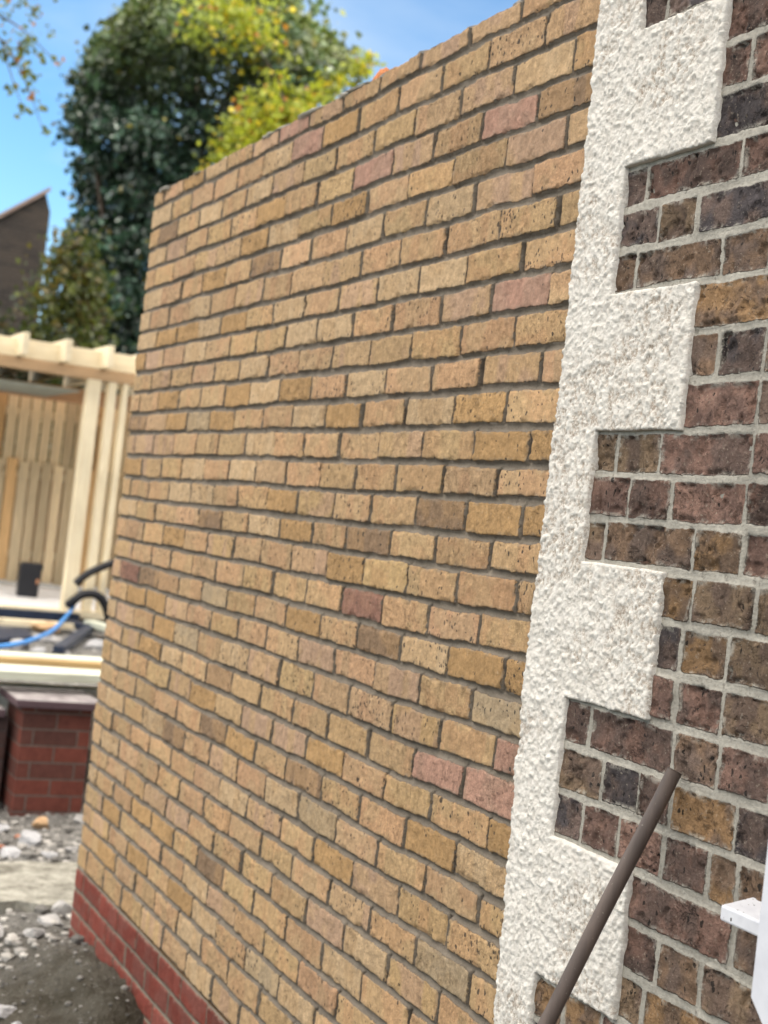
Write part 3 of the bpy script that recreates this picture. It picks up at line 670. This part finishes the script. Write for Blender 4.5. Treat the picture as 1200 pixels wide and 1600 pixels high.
stone(.70, -.385, .060, M_white_st, 'long white fragment at the lower left corner of the dirt', 6, .3)
stone(.83, -.36, .020, M_white_st, 'little white chip beside the long white fragment', 7)
stone(-.18, -.02, .060, M_grey_st, 'grey lump under the broken edge of the concrete slab', 8)
stone(-.05, -.12, .045, M_grey_st, 'dark grey lump just below the broken slab and left of the wall end', 9)
stone(-.33, .07, .050, M_grey_st, 'grey lump pressed against the corner of the red plinth', 10)
stone(-.12, -.27, .07, M_grey_st, 'grey lump at the left edge beside the slab break', 12)
stone(-.65, .30, .05, M_white_st, 'white lump on the slab close to the yellow wall end', 13, .4)
stone(-1.75, .10, .045, M_white_st, 'white lump left of the buff stone by the pier foot', 14, .5)
stone(-1.9, .52, .045, M_grey_st, 'grey lump below the right corner of the pier', 15, .6)
# broken concrete slab
def slab(name, pts, z0, z1, mat, label, cat, seed=0):
    bm = bmesh.new(); top = []; bot = []
    P = []
    for a, b in zip(pts, pts[1:] + pts[:1]):
        n = max(2, int(math.dist(a, b) / .03))
        for k in range(n):
            t = k / n; x = a[0] + (b[0] - a[0]) * t; y = a[1] + (b[1] - a[1]) * t
            q = Vector((x * 9 + seed, y * 9, 0)); P.append((x + .035 * mnoise.noise(q), y + .03 * mnoise.noise(q + Vector((5, 5, 0)))))
    top = [bm.verts.new((x, y, z1)) for x, y in P]; bot = [bm.verts.new((x + .03 * mnoise.noise(Vector((x * 20, y * 20, 3))), y, z0)) for x, y in P]
    bm.faces.new(top); bm.faces.new(bot[::-1])
    for k in range(len(P)): bm.faces.new((top[k], bot[k], bot[(k + 1) % len(P)], top[(k + 1) % len(P)]))
    bmesh.ops.recalc_face_normals(bm, faces=bm.faces)
    return tag(from_bm(name, bm, mat, None), label, cat)
m = MatB('broken_concrete', .95, .1)
c = m.mix(m.rng(m.noise(9, 7, .78), .38, .6), (.15, .14, .115), (.40, .385, .33)); c = m.mix(m.rng(m.noise(30, 5, .8), .42, .3, 0, .6), c, (.2, .19, .17))
m.color(c); m.addbump(m.noise(40, 6, .7), .012); M_conc = m.m
slab('concrete_slab', [(-1.02, -1.6), (-.34, -1.6), (-.30, -.5), (-.42, -.1), (-.30, .1), (-.42, .6), (-1.0, .6)], -.12, .022, M_conc, 'pale broken concrete slab lying level with the ground below the pier', 'concrete slab')

# ------------------------------------------------------------------ pier, low wall, retaining wall
pier = empty('brick_pier', 'square dark red brick pier with a flat weathered cap stone', 'brick pier', (-2.24, .385, 0))
obj_box('shaft', M_sb_pier, pier, -.18, .18, -.175, .175, -.1, .525, bevel=.004)
m = MatB('cap_stone', .85, .25)
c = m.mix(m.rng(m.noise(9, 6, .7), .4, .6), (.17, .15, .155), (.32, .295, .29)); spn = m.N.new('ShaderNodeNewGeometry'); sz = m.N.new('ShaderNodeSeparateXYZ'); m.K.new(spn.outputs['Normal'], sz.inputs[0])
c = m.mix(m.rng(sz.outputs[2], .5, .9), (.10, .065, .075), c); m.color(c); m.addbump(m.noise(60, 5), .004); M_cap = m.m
obj_box('cap', M_cap, pier, -.225, .225, -.22, .225, .525, .565, bevel=.006)
lw_ = empty('low_brick_wall', 'low dark brick wall with a cap stone joining the pier from the left', 'garden wall', (-2.32, -.9, 0))
M_sb_low = simple_brick('sooty_brick', (0.075, 0.04, 0.035), (0.05, 0.04, 0.04), (0.06, 0.05, 0.05))
obj_box('wall', M_sb_low, lw_, -.11, .11, -1.2, 1.075, -.1, .45, bevel=.003); obj_box('cap', M_cap, lw_, -.15, .15, -1.2, 1.05, .45, .49, bevel=.005)
M_block = plain('pale_render_blocks', (.52, .52, .49), .9, .1, .25, 6, .006)
rw_ = empty('retaining_wall', 'pale block retaining wall behind the right side of the pier', 'garden wall', (-2.62, 0, 0))
bm = bmesh.new()
for r_ in range(3):
    for k in range(14):
        y0 = -1.2 + k * .45 - (.22 if r_ % 2 else 0); box(bm, -.06, .06 + random.uniform(-.004, .004), y0, y0 + .438, -.1 + r_ * .225, -.1 + r_ * .225 + .213)
from_bm('blockwork', bm, M_block, rw_, bevel=.004)

# ------------------------------------------------------------------ timber on the terrace
def board(name, p0, p1, w_, t_, mat, label, cat='plank', group=None, roll=0.0):
    p0 = Vector(p0); p1 = Vector(p1); L_ = (p1 - p0).length
    bm = bmesh.new(); box(bm, -w_ / 2, w_ / 2, 0, L_, -t_ / 2, t_ / 2)
    o = from_bm(name, bm, mat, None, bevel=.003)
    d = (p1 - p0).normalized(); sx_ = d.cross(Vector((0, 0, 1))).normalized(); up = sx_.cross(d)
    Mx = Matrix((sx_, d, up)).transposed().to_4x4() @ Matrix.Rotation(roll, 4, 'Y'); Mx.translation = p0; o.matrix_world = Mx
    return tag(o, label, cat, group)
G = 'long planks piled behind the pier'
M_fresh = wood_mat('greenish_fresh_timber', (.66, .69, .58), (.52, .53, .42), 'y')
M_fresh2 = wood_mat('orange_edge_timber', (.62, .44, .22), (.50, .33, .15), 'y')
board('plank', (-2.98, -1.6, .655), (-3.06, 2.3, .650), .20, .045, M_fresh, 'rearmost pale plank of the pile behind the pier', group=G)
board('plank', (-2.80, -1.7, .672), (-2.92, 2.2, .660), .12, .05, M_fresh, 'pale plank on edge in the middle of the pile behind the pier', group=G, roll=.0)
board('plank', (-2.72, -1.7, .645), (-2.80, 2.25, .640), .05, .085, M_fresh2, 'orange sided plank in the middle of the pile behind the pier', group=G)
board('plank', (-2.55, -1.5, .640), (-2.62, 2.4, .625), .20, .045, M_fresh, 'wide pale green plank near the front of the pile', group=G)
board('plank', (-2.26, -1.6, .640), (-2.46, 2.3, .655), .14, .045, M_fresh, 'frontmost pale plank of the pile, just above the pier cap', group=G)
M_dkpl = plain('dark_blue_plastic', (.018, .028, .055), .45, .4, .2, 8)
M_black = plain('black_rubber', (.012, .013, .018), .45, .4, .2, 8)
M_blue = plain('blue_hose_plastic', (.05, .28, .72), .4, .5, .1, 8)
for yb, tx in ((-1.1, 'left, outer'), (1.75, 'right, inner')):
    o = board('timber_bearer', (-3.2, yb, .525), (-2.25, yb, .525), .09, .185, M_dkpl, 'dark block under the %s end of the plank pile' % tx, 'bearer', 'blocks under the planks')
o = board('plastic_beam', (-7.33, -.4, .515), (-7.33, 1.80, .52), .08, .085, M_dkpl, 'long dark blue beam lying along the front of the timber shelter', 'beam')
board('sole_plank', (-6.98, -.4, .475), (-6.98, 1.68, .485), .12, .05, M_timber_y, 'narrow pale plank lying in front of the dark blue beam', 'plank', G)
slab('dark_sheet', [(-6.5, -.4), (-5.7, -.4), (-5.8, .84), (-6.15, 1.15), (-6.66, 1.22)], .43, .462, M_dkpl, 'dark blue plastic sheet left of the rubble on the terrace', 'plastic sheet', 4)
def hose(name, P, r, mat, label, cat, rings=False):
    bm = bmesh.new(); S_ = spline(P, 14)
    tp = [1 + (.10 * (i % 2) if rings else 0) for i in range(len(S_))]
    tube(bm, S_, r, 12, tp); return tag(from_bm(name, bm, mat, None, smooth=True), label, cat)
hose('water_hose', [(-4.9, .1, .46), (-5.1, .58, .47), (-5.2, .713, .47), (-5.524, .962, .48), (-6.264, 1.321, .50), (-7.0, 1.60, .55), (-7.2, 1.70, .61), (-7.2, 1.715, .66)], .0165, M_blue, 'bright blue hose curving up over the rubble on the terrace', 'hose')
hose('drain_pipe', [(-7.2, 1.705, .829), (-7.2, 1.79, .914), (-7.2, 1.895, .979), (-7.2, 2.008, 1.034), (-7.2, 2.3, 1.14), (-7.2, 2.7, 1.18)], .032, M_black, 'upper black pipe rising to the right beside the shelter post', 'pipe', True)
hose('drain_pipe', [(-7.2, 1.66, .64), (-7.15, 1.708, .70), (-7.15, 1.76, .742), (-7.15, 1.852, .758), (-7.15, 1.929, .725), (-7.15, 1.983, .646), (-7.15, 2.02, .55), (-7.1, 2.05, .47)], .035, M_black, 'lower black pipe looping down beside the shelter post', 'pipe', True)
board('timber_offcut', (-6.9, 1.78, .53), (-6.5, 2.0, .50), .12, .05, M_fresh, 'short pale offcut lying against the far end of the yellow wall', 'offcut')
board('dark_strip', (-6.9, 1.80, .49), (-5.25, 1.14, .47), .08, .05, M_dkpl, 'dark strip lying diagonally under the blue hose', 'strip')
board('dark_strip', (-7.1, 1.60, .50), (-6.75, 1.90, .50), .14, .05, M_dkpl, 'short dark strip crossing behind the diagonal one', 'strip')
for k, (x, y, r, mt, lb) in enumerate([(-6.24, 1.30, .12, M_grey_st, 'grey lump on the terrace right of the blue hose'), (-6.96, 1.74, .12, M_grey_st, 'larger grey lump behind the diagonal dark strip'), (-5.40, 1.05, .07, M_white_st, 'whitish lump in front of the blue hose on the terrace'),
                                       (-5.92, 1.60, .11, M_white_st, 'whitish lump close to the yellow wall on the terrace'), (-6.9, 1.42, .13, M_buff_st, 'buff slab of stone behind the blue hose'), (-5.40, 1.20, .09, M_grey_st, 'small grey lump just behind the planks'), (-5.65, .95, .10, M_grey_st, 'grey lump left of the blue hose on the terrace'), (-5.15, .60, .09, M_buff_st, 'buff lump under the left end of the blue hose')]):
    stone(x, y, r, mt, lb, 30 + k, .45)

# ------------------------------------------------------------------ timber shelter
sh = empty('timber_shelter', 'unfinished open shelter framed in new pale pine posts, beams and rafters', 'shelter', (-7.4, 1.165, .565))
bx_ = lambda name, mat, x0, x1, y0, y1, z0, z1, b=.003: obj_box(name, mat, sh, x0 + 7.4, x1 + 7.4, y0 - 1.2, y1 - 1.2, z0 - .6, z1 - .6, bevel=b)
for (y0, wd) in ((-1.5, .11), (1.70, .115)): bx_('post', M_timber_z, -7.50, -7.40, y0, y0 + wd, .58, 2.64)
for (y0, wd) in ((1.885, .075), (2.015, .05), (2.35, .05), (2.75, .05), (3.2, .1)): bx_('stud', M_timber_z, -7.50, -7.405, y0, y0 + wd, .62, 2.64)
for (y0, wd) in ((2.12, .05), (2.55, .05), (2.95, .05)): bx_('stud', M_timber_z, -8.9, -8.8, y0, y0 + wd, .62, 2.64)
bx_('sole_plate', M_timber_y, -7.52, -7.38, -1.6, 3.3, .555, .615)
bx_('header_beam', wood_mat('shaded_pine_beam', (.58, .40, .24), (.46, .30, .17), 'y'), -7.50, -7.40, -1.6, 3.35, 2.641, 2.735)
bx_('fascia', M_timber_y, -7.455, -7.41, -1.6, 3.35, 2.738, 2.895)
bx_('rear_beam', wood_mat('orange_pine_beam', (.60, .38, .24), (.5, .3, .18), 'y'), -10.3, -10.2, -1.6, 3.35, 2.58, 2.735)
for k in range(11):
    y0 = .17 + .365 * (k - 4) - .10
    r_ = bx_('rafter', M_timber_x, -10.3, -7.16, y0 + .62, y0 + .67, 2.742, 2.93)
bx_('roof_sheet', plain('green_grey_roofing', (.17, .20, .18), .7, .3, .2, 6), -10.3, -8.55, -1.6, 3.35, 2.934, 2.95)
bx_('underlay', plain('grey_green_membrane', (.26, .30, .28), .6, .3, .2, 6), -10.18, -8.7, -1.6, 1.95, 2.60, 2.615)
bx_('floor_board', plain('pale_board_floor', (.74, .74, .76), .8, .2, .15, 4), -10.2, -7.53, -1.6, 3.3, .575, .60)
# paling fence closing the back
def boards_part(name, parent, x, ys, z0, z1, th, seed, zj=.0, along='y', base=(.76, .61, .40)):
    rk = np.random.default_rng(seed); Vs, Fs, Cs = [], [], []; n0 = 0
    for y0 in ys:
        wd = .106 + rk.uniform(-.006, .006); zt = z1 + rk.normal(0, zj); zb = z0 + rk.normal(0, zj); xo = rk.uniform(-.006, .006)
        P = np.array([(x + xo + a * th, y0 + b * wd, zb + c_ * (zt - zb)) for a in (0, 1) for b in (0, 1) for c_ in (0, 1)])
        if along == 'x': P = np.stack([P[:, 1], P[:, 0], P[:, 2]], -1)
        Vs.append(P); Fs.append(np.array(((0, 1, 3, 2), (4, 6, 7, 5), (0, 4, 5, 1), (2, 3, 7, 6), (0, 2, 6, 4), (1, 5, 7, 3))) + n0); n0 += 8
        cc = np.array(base) * rk.uniform(.72, 1.25) * (np.array((1, .8, .6)) if rk.uniform() < .18 else 1); Cs.append(np.tile(cc, (8, 1)))
    return from_np(name, np.concatenate(Vs), np.concatenate(Fs), M_boards, parent, smooth=False, cols={'col': np.concatenate(Cs)})
m = MatB('fence_boards', .85, .2); n_ = m.noise(8, 5, .6, vec=m.map((9, 9, .5)), dist=.5)
c = m.mix(1.0, m.attr('col', 'Color'), m.grey(m.rng(n_, .3, .7, .78, 1.18)), 'MULTIPLY'); c = m.mix(m.rng(m.voro(3, vec=m.map((2, 2, .6))), .05, .1, .7, 0), c, (.14, .08, .04)); m.color(c); m.addbump(n_, .003); M_boards = m.m
fe = empty('paling_fence', 'fence of upright weathered boards closing the back of the timber shelter', 'fence', (-10.5, 0, .6))
ysl = np.arange(-1.9, 4.6, .125)
boards_part('upper_palings', fe, 0.03, ysl, 1.22, 2.02, .02, 3, .012)
boards_part('lower_palings', fe, 0.055, ysl + .055, 0.0, 1.27, .02, 4, .012)
bm = bmesh.new(); [box(bm, -.02, .028, -1.9, 4.6, z, z + .08) for z in (.25, 1.1, 1.75)]; from_bm('rail', bm, M_timber_y, fe)
boards_part('backing_boards', fe, -.05, ysl + .02, 0.0, 2.0, .018, 5, 0, base=(.60, .42, .26))
side = empty('side_fence', 'fence of upright boards along the right side of the timber shelter', 'fence', (0, 3.5, .6))
boards_part('palings', side, 0, np.arange(-10.4, -6.8, .12), 0, 2.0, .02, 6, .01, along='x'); bm = bmesh.new(); [box(bm, -10.4, -6.8, .021, .06, z, z + .08) for z in (.3, 1.6)]; from_bm('rail', bm, M_timber_x, side)
# black tool box
tb = empty('tool_case', 'upright black plastic case with an orange spot on the shelter floor', 'case', (-8.85, 1.67, .565), rz=R(-8))
bm = bmesh.new()
prof = [(-.10, 0), (.09, 0), (.10, .25), (.115, .30), (.10, .325), (-.075, .325), (-.10, .29)]
a = [[bm.verts.new((x, y, z)) for y, z in prof] for x in (-.12, .12)]
for k in range(7): bm.faces.new((a[0][k], a[0][(k + 1) % 7], a[1][(k + 1) % 7], a[1][k]))
bm.faces.new(a[0][::-1]); bm.faces.new(a[1]); bmesh.ops.recalc_face_normals(bm, faces=bm.faces)
from_bm('case_body', bm, M_black, tb, bevel=.012, segs=3)
obj_box('badge', plain('orange_plastic', (.40, .19, .10), .4), tb, .119, .128, .06, .085, .13, .18, bevel=.003)

# ================================================================== far house with a raked gable
gh = empty('far_gable_house', 'dark brick house end with a raking parapet behind the trees', 'house', (-24, 4.5, 0))
bm = bmesh.new()
prof = [(-9, -.5), (.12, -.5), (.12, 7.05), (.0, 7.40), (-1.1, 6.53), (-1.9, 6.45), (-9, 6.45)]
a = [[bm.verts.new((x, y, z)) for y, z in prof] for x in (-6, 0)]
for k in range(len(prof)): bm.faces.new((a[0][k], a[0][(k + 1) % 7], a[1][(k + 1) % 7], a[1][k]))
bm.faces.new(a[0][::-1]); bm.faces.new(a[1]); bmesh.ops.recalc_face_normals(bm, faces=bm.faces)
from_bm('wall', bm, simple_brick('far_sooty_brick', (0.085, 0.068, 0.056), (0.05, 0.043, 0.04), (0.11, 0.10, 0.09)), gh)
bm = bmesh.new()
for (y0, z0, y1, z1) in ((.06, 7.46, -1.12, 6.54), (-1.12, 6.54, -1.9, 6.47)):
    vs = [bm.verts.new(p) for p in ((-6, y0, z0), (.08, y0, z0), (.08, y1, z1), (-6, y1, z1))]; vt = [bm.verts.new(v_.co + Vector((0, 0, .09))) for v_ in vs]
    for f in ((vs[3], vs[2], vs[1], vs[0]), vt, (vs[0], vs[1], vt[1], vt[0]), (vs[1], vs[2], vt[2], vt[1]), (vs[2], vs[3], vt[3], vt[2]), (vs[3], vs[0], vt[0], vt[3])): bm.faces.new(f)
from_bm('coping', bm, plain('coping_stone', (.34, .25, .21), .9), gh)

# ================================================================== trees
def leaf_mat(name, trans=0.45, gl=.5):
    m = MatB(name, gl, .6); col = m.attr('col', 'Color'); m.color(col)
    t = m.N.new('ShaderNodeBsdfTranslucent'); m.K.new(m.mix(1.0, col, (1.5, 1.45, .7), 'MULTIPLY'), t.inputs['Color'])
    ms = m.N.new('ShaderNodeMixShader'); ms.inputs[0].default_value = trans; m.K.new(m.b.outputs[0], ms.inputs[1]); m.K.new(t.outputs[0], ms.inputs[2])
    m.K.new(ms.outputs[0], m.N['Material Output'].inputs['Surface']); return m.m
M_ivy = leaf_mat('ivy_leaf', .2, .38); M_leaf = leaf_mat('broad_leaf', .5)
m = MatB('bark', .95, .1); m.color(m.mix(m.noise(12, 5, .7, vec=m.map((3, 3, .6))), (.05, .04, .03), (.14, .11, .09))); m.addbump(m.noise(20, 5, .7), .02); M_bark = m.m
def leaves(name, P, size, cols, mat, parent, seed, droop=.35):
    rk = np.random.default_rng(seed); n = len(P)
    d = rk.normal(size=(n, 3)); d[:, 2] -= droop; d /= np.linalg.norm(d, axis=1)[:, None]
    e = rk.normal(size=(n, 3)); s_ = np.cross(d, e); s_ /= np.linalg.norm(s_, axis=1)[:, None]; nn = np.cross(s_, d)
    L_ = (size * rk.uniform(.6, 1.35, n))[:, None]; wv = L_ * .42
    V = np.stack([P, P + d * L_ * .45 + s_ * wv + nn * L_ * .10, P + d * L_ + nn * -.05 * L_, P + d * L_ * .45 - s_ * wv + nn * L_ * .10], 1).reshape(-1, 3)
    F = np.stack([np.array([[0, 1, 2], [0, 2, 3]]) + 0] * n).reshape(n, 2, 3) + (np.arange(n) * 4)[:, None, None]
    return from_np(name, V, F.reshape(-1, 3), mat, parent, smooth=False, cols={'col': np.repeat(cols, 4, 0)})
def tree(name, label, loc, cat='tree', group=None): return empty(name, label, cat, loc, group)
def limb(parent, P, r0, r1, name='branch'):
    S_ = spline(P, 8); bm = bmesh.new(); tube(bm, S_, 1, 9, list(np.linspace(r0, r1, len(S_)))); return from_bm(name, bm, M_bark, parent, smooth=True)
# the ivy-clad tree
T0 = np.array((-18.6, 5.6, .6))
tr = tree('ivy_clad_tree', 'tall dense dark green tree smothered in ivy above the timber shelter', tuple(T0))
lo = ([0, 3.9, 5.0, 5.7, 6.1, 6.6, 7.0, 7.6, 8.2, 8.8, 9.4, 10.0, 10.6], [3.4, 3.85, 3.8, 3.9, 4.3, 4.3, 4.05, 3.85, 3.85, 4.05, 4.4, 4.9, 5.6])
hi = ([0, 9.3, 9.8, 10.3, 10.6], [8.0, 7.6, 7.3, 6.8, 6.2])
rk = np.random.default_rng(5); cl = []
while len(cl) < 2100:
    z = rk.uniform(.8, 10.6); a, b = np.interp(z, *lo), np.interp(z, *hi); t = rk.uniform(-1, 1); mid, hw = (a + b) / 2, (b - a) / 2 - .12
    ph = rk.uniform(0, 2 * math.pi); rr = rk.uniform(.55, 1) ** .5
    y = mid + hw * rr * math.cos(ph); x = -18.6 + 1.9 * rr * math.sin(ph) * (1 if z < 9 else .8)
    dn = vn(np.array(y * 1.1 + 40), np.array(z * 1.1 + x * .5), 201)
    if dn < .25 and z > 6.8 and rk.uniform() < .8: continue
    x += (dn - .5) * 2.4; y += (vn(np.array(z * .9 + 7), np.array(ph * 1.3), 202) - .5) * .5
    cl.append((x, y, z, rk.uniform(.10, .24)))
for k in range(170):
    z = rk.uniform(5.6, 10.3); a, b = np.interp(z, *lo), np.interp(z, *hi); cl.append((-18.6 + rk.normal(0, .6), (a - rk.exponential(.05)) if rk.uniform() < .6 else b + rk.exponential(.12), z, rk.uniform(.05, .12)))
cl = np.array(cl); per = 40
P = np.repeat(cl[:, :3], per, 0) + rk.normal(size=(len(cl) * per, 3)) * np.repeat(cl[:, 3], per)[:, None] * np.array((1, 1, .8))
cv = rk.choice([.45, .8, 1.2, 1.9], len(cl), p=[.3, .3, .25, .15]); top_sun = sst(7.2, 10, cl[:, 2])
base = np.array((.026, .056, .038)) * cv[:, None] + top_sun[:, None] * np.array((.10, .115, .02)) * rk.uniform(.2, 1.3, len(cl))[:, None] + sst(6.3, 7.6, cl[:, 1])[:, None] * sst(6, 8, cl[:, 2])[:, None] * np.array((.05, .055, .0))  # sunlight on the top and right side put into the leaf colours
cols = np.repeat(base, per, 0) * rk.uniform(.7, 1.4, len(P))[:, None]
cols[rk.uniform(size=len(P)) < .012] = (.22, .20, .05)
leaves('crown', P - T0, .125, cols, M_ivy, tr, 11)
limb(tr, [(0, 0, -.2), (.1, .05, 3), (-.1, .1, 6), (.1, 0, 9)], .32, .06, 'trunk')
for q in ([(0, 0, 3), (.3, -1.0, 4.6), (.6, -1.6, 6.2)], [(0, .1, 4), (.2, 1.0, 6), (.3, 1.4, 8)], [(0, .1, 5), (-.4, -.7, 7.3), (-.3, -1.2, 8.8)], [(.05, 0, 6.5), (.6, .4, 7.6), (1, .8, 9)]): limb(tr, q, .13, .03)
# yellowing tree behind the wall, catching the sun
def loose_tree(name, label, base, clumps, per, size, colf, seed, limbs, mat=None, group=None, droop=.5, trunk=None):
    t_ = tree(name, label, base, group=group); b = np.array(base); rk = np.random.default_rng(seed); PP, CC_ = [], []
    for (x, y, z, r) in clumps:
        n = int(per * rk.uniform(.7, 1.3) * max(.4, (r / .3) ** 1.5)); q = rk.normal(size=(n, 3)) * r * np.array((1, 1, .7)) + np.array((x, y, z)); PP.append(q); CC_.append(np.array([colf(rk, *p) for p in q]))
    leaves('crown', np.concatenate(PP) - b, size, np.concatenate(CC_), mat or M_leaf, t_, seed + 1, droop)
    if trunk: limb(t_, [tuple(np.array(p) - b) for p in trunk[0]], trunk[1], trunk[2], 'trunk')
    for q in limbs: limb(t_, [tuple(np.array(p) - b) for p in q[0]], q[1], q[2])
    return t_
rk = np.random.default_rng(9)
cy = []
for k in range(150):
    y = rk.uniform(5.7, 7.1); z = 6.35 + (y - 5) * .70 + rk.uniform(-.3, 1.0) * rk.uniform(.3, 1.3); cy.append((-15.8 + rk.uniform(-.5, .5), y * .9375 - .09 + .1, z * .9375 + .1 + .15, rk.uniform(.10, .20)))
for k in range(60):
    y = rk.uniform(5.0, 6.6); z = rk.uniform(8.9, 9.8); cy.append((-16.2 + rk.uniform(-.5, .5), y * .95 - .08, z * .95 + .08, rk.uniform(.08, .16)))
for t in np.linspace(0, 1, 16): cy.append((-15.8, 6.65 + .95 * t + rk.normal(0, .05), 7.95 + 1.05 * t + rk.normal(0, .10), .08))
for t in np.linspace(0, 1, 8): cy.append((-15.8, 6.75 + .8 * t, 7.35 + .75 * t + rk.normal(0, .1), .09))
def col_y(rk, x, y, z):
    u = rk.uniform()
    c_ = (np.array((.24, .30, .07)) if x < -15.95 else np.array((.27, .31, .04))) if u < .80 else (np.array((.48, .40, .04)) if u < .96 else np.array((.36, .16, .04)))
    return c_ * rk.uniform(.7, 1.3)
loose_tree('yellowing_tree', 'sunlit tree with yellow green leaves showing over the top of the yellow wall', (-15.8, 7.0, .6), cy, 42, .11, col_y, 41,
           [([(-15.8, 6.9, 6.1), (-15.8, 7.0, 7.3), (-15.8, 7.6, 8.95)], .05, .012), ([(-15.8, 6.9, 5.7), (-15.8, 6.5, 7.2), (-15.9, 6.1, 8.2), (-16.1, 5.6, 8.9)], .06, .012), ([(-15.8, 6.9, 6.6), (-15.8, 7.1, 7.4), (-15.8, 7.5, 7.9)], .04, .01)], trunk=([(-15.8, 7.0, .5), (-15.8, 7.0, 4), (-15.8, 6.9, 6.1)], .14, .06))
# overhanging branches at the upper left
co = [(-13, 1.45 + .45 * random.random(), 7.55 + .6 * random.random(), .07) for _ in range(16)] + [(-13, 1.5 + .5 * random.random(), 6.6 + .8 * random.random(), .05) for _ in range(10)] + [(-13.0, 1.55, 8.1, .10), (-13, 1.5, 7.8, .16), (-13, 1.75, 7.9, .10), (-13, 1.9, 8.0, .07), (-13, 1.6, 7.5, .12), (-13, 1.85, 7.45, .05), (-13, 1.75, 7.1, .08), (-13, 1.6, 6.9, .11), (-13, 1.75, 6.75, .06), (-13, 1.9, 6.65, .06), (-13, 1.7, 6.45, .08),
      (-13, 1.95, 6.4, .05), (-13, 2.1, 6.25, .06), (-13, 1.85, 6.2, .05), (-13, 2.15, 6.0, .04), (-13, 2.0, 6.9, .04), (-13, 2.2, 6.85, .035), (-13, 2.0, 7.2, .05), (-13, 2.45, 8.0, .05), (-13, 2.6, 8.1, .06), (-13, 1.0, 7.5, .35), (-13, .6, 7, .4), (-13, .2, 7.8, .4), (-13, .9, 6.4, .25)]
def col_o(rk, x, y, z):
    u = rk.uniform(); warm = z > 7.3
    c_ = np.array((.10, .13, .03)) if u < (.6 if warm else .85) else (np.array((.30, .24, .04)) if u < .9 else np.array((.34, .15, .04)))
    return c_ * rk.uniform(.6, 1.2)
loose_tree('overhanging_tree', 'thin drooping branches with yellow and green leaves at the upper left', (-13, -.6, .6), co, 26, .085, col_o, 61,
           [([(-13, -.3, 6.2), (-13, .8, 7.3), (-13, 1.6, 7.7), (-13, 2.6, 8.1)], .05, .006), ([(-13, .6, 6.9), (-13, 1.4, 7.0), (-13, 1.8, 6.6), (-13, 2.15, 5.95)], .02, .004), ([(-13, .8, 7.3), (-13, 1.6, 7.2), (-13, 2.2, 6.85)], .02, .004), ([(-13, 1.5, 6.95), (-13, 1.75, 6.4), (-13, 1.9, 6.15)], .01, .003)],
           trunk=([(-13, -.6, .5), (-13, -.6, 3.5), (-13, -.3, 6.2)], .18, .07))
# shrubs in front of the gable and behind the fence
def bush(label, cx, cy_, z0, z1, ry_, rx_, n, colr, size, seed, name='garden_shrub'):
    t_ = tree(name, label, (cx, cy_, .6), cat='shrub', group='shrubs behind the shelter'); rk = np.random.default_rng(seed); PP, CC_ = [], []
    for k in range(n):
        ph = rk.uniform(0, 6.28); z = rk.uniform(z0, z1); e = math.sqrt(max(.05, 1 - ((z - z0) / (z1 - z0) * 1.0) ** 2.2)); rr = rk.uniform(.4, 1) ** .5
        y = cy_ + ry_ * e * rr * math.cos(ph); x = cx + rx_ * e * rr * math.sin(ph); r = rk.uniform(.10, .24)
        q = rk.normal(size=(34, 3)) * r + np.array((x, y, z)); PP.append(q); CC_.append(np.tile(np.array(colr[int(rk.integers(len(colr)))]) * rk.uniform(.6, 1.4), (34, 1)) * rk.uniform(.75, 1.3, (34, 1)))
    leaves('foliage', np.concatenate(PP) - np.array((cx, cy_, .6)), size, np.concatenate(CC_), M_leaf, t_, seed + 1)
    limb(t_, [(0, 0, -.1), (.05, .1, (z1 - .6) * .4), (0, 0, (z1 - .6) * .75)], .06, .015, 'stem')
bush('olive green shrub standing in front of the dark gable', -15.5, 3.25, .7, 5.0, .62, .7, 260, [(.07, .085, .02), (.05, .07, .02), (.10, .08, .025)], .10, 71)
bush('dark rust and green shrub low at the left behind the shelter roof', -15.0, 2.0, .7, 3.75, 1.0, .8, 260, [(.03, .045, .02), (.06, .04, .025), (.025, .035, .02)], .10, 73)
bush('dark green shrub right at the left edge behind the shelter roof', -15.2, .4, .7, 3.7, 1.1, .8, 220, [(.03, .05, .02), (.025, .04, .02)], .10, 75)
bush('tall dark shrub hidden mostly by the shelter and the yellow wall', -14.6, 4.6, .7, 3.6, 1.2, .8, 200, [(.025, .045, .028), (.02, .04, .03)], .10, 77)
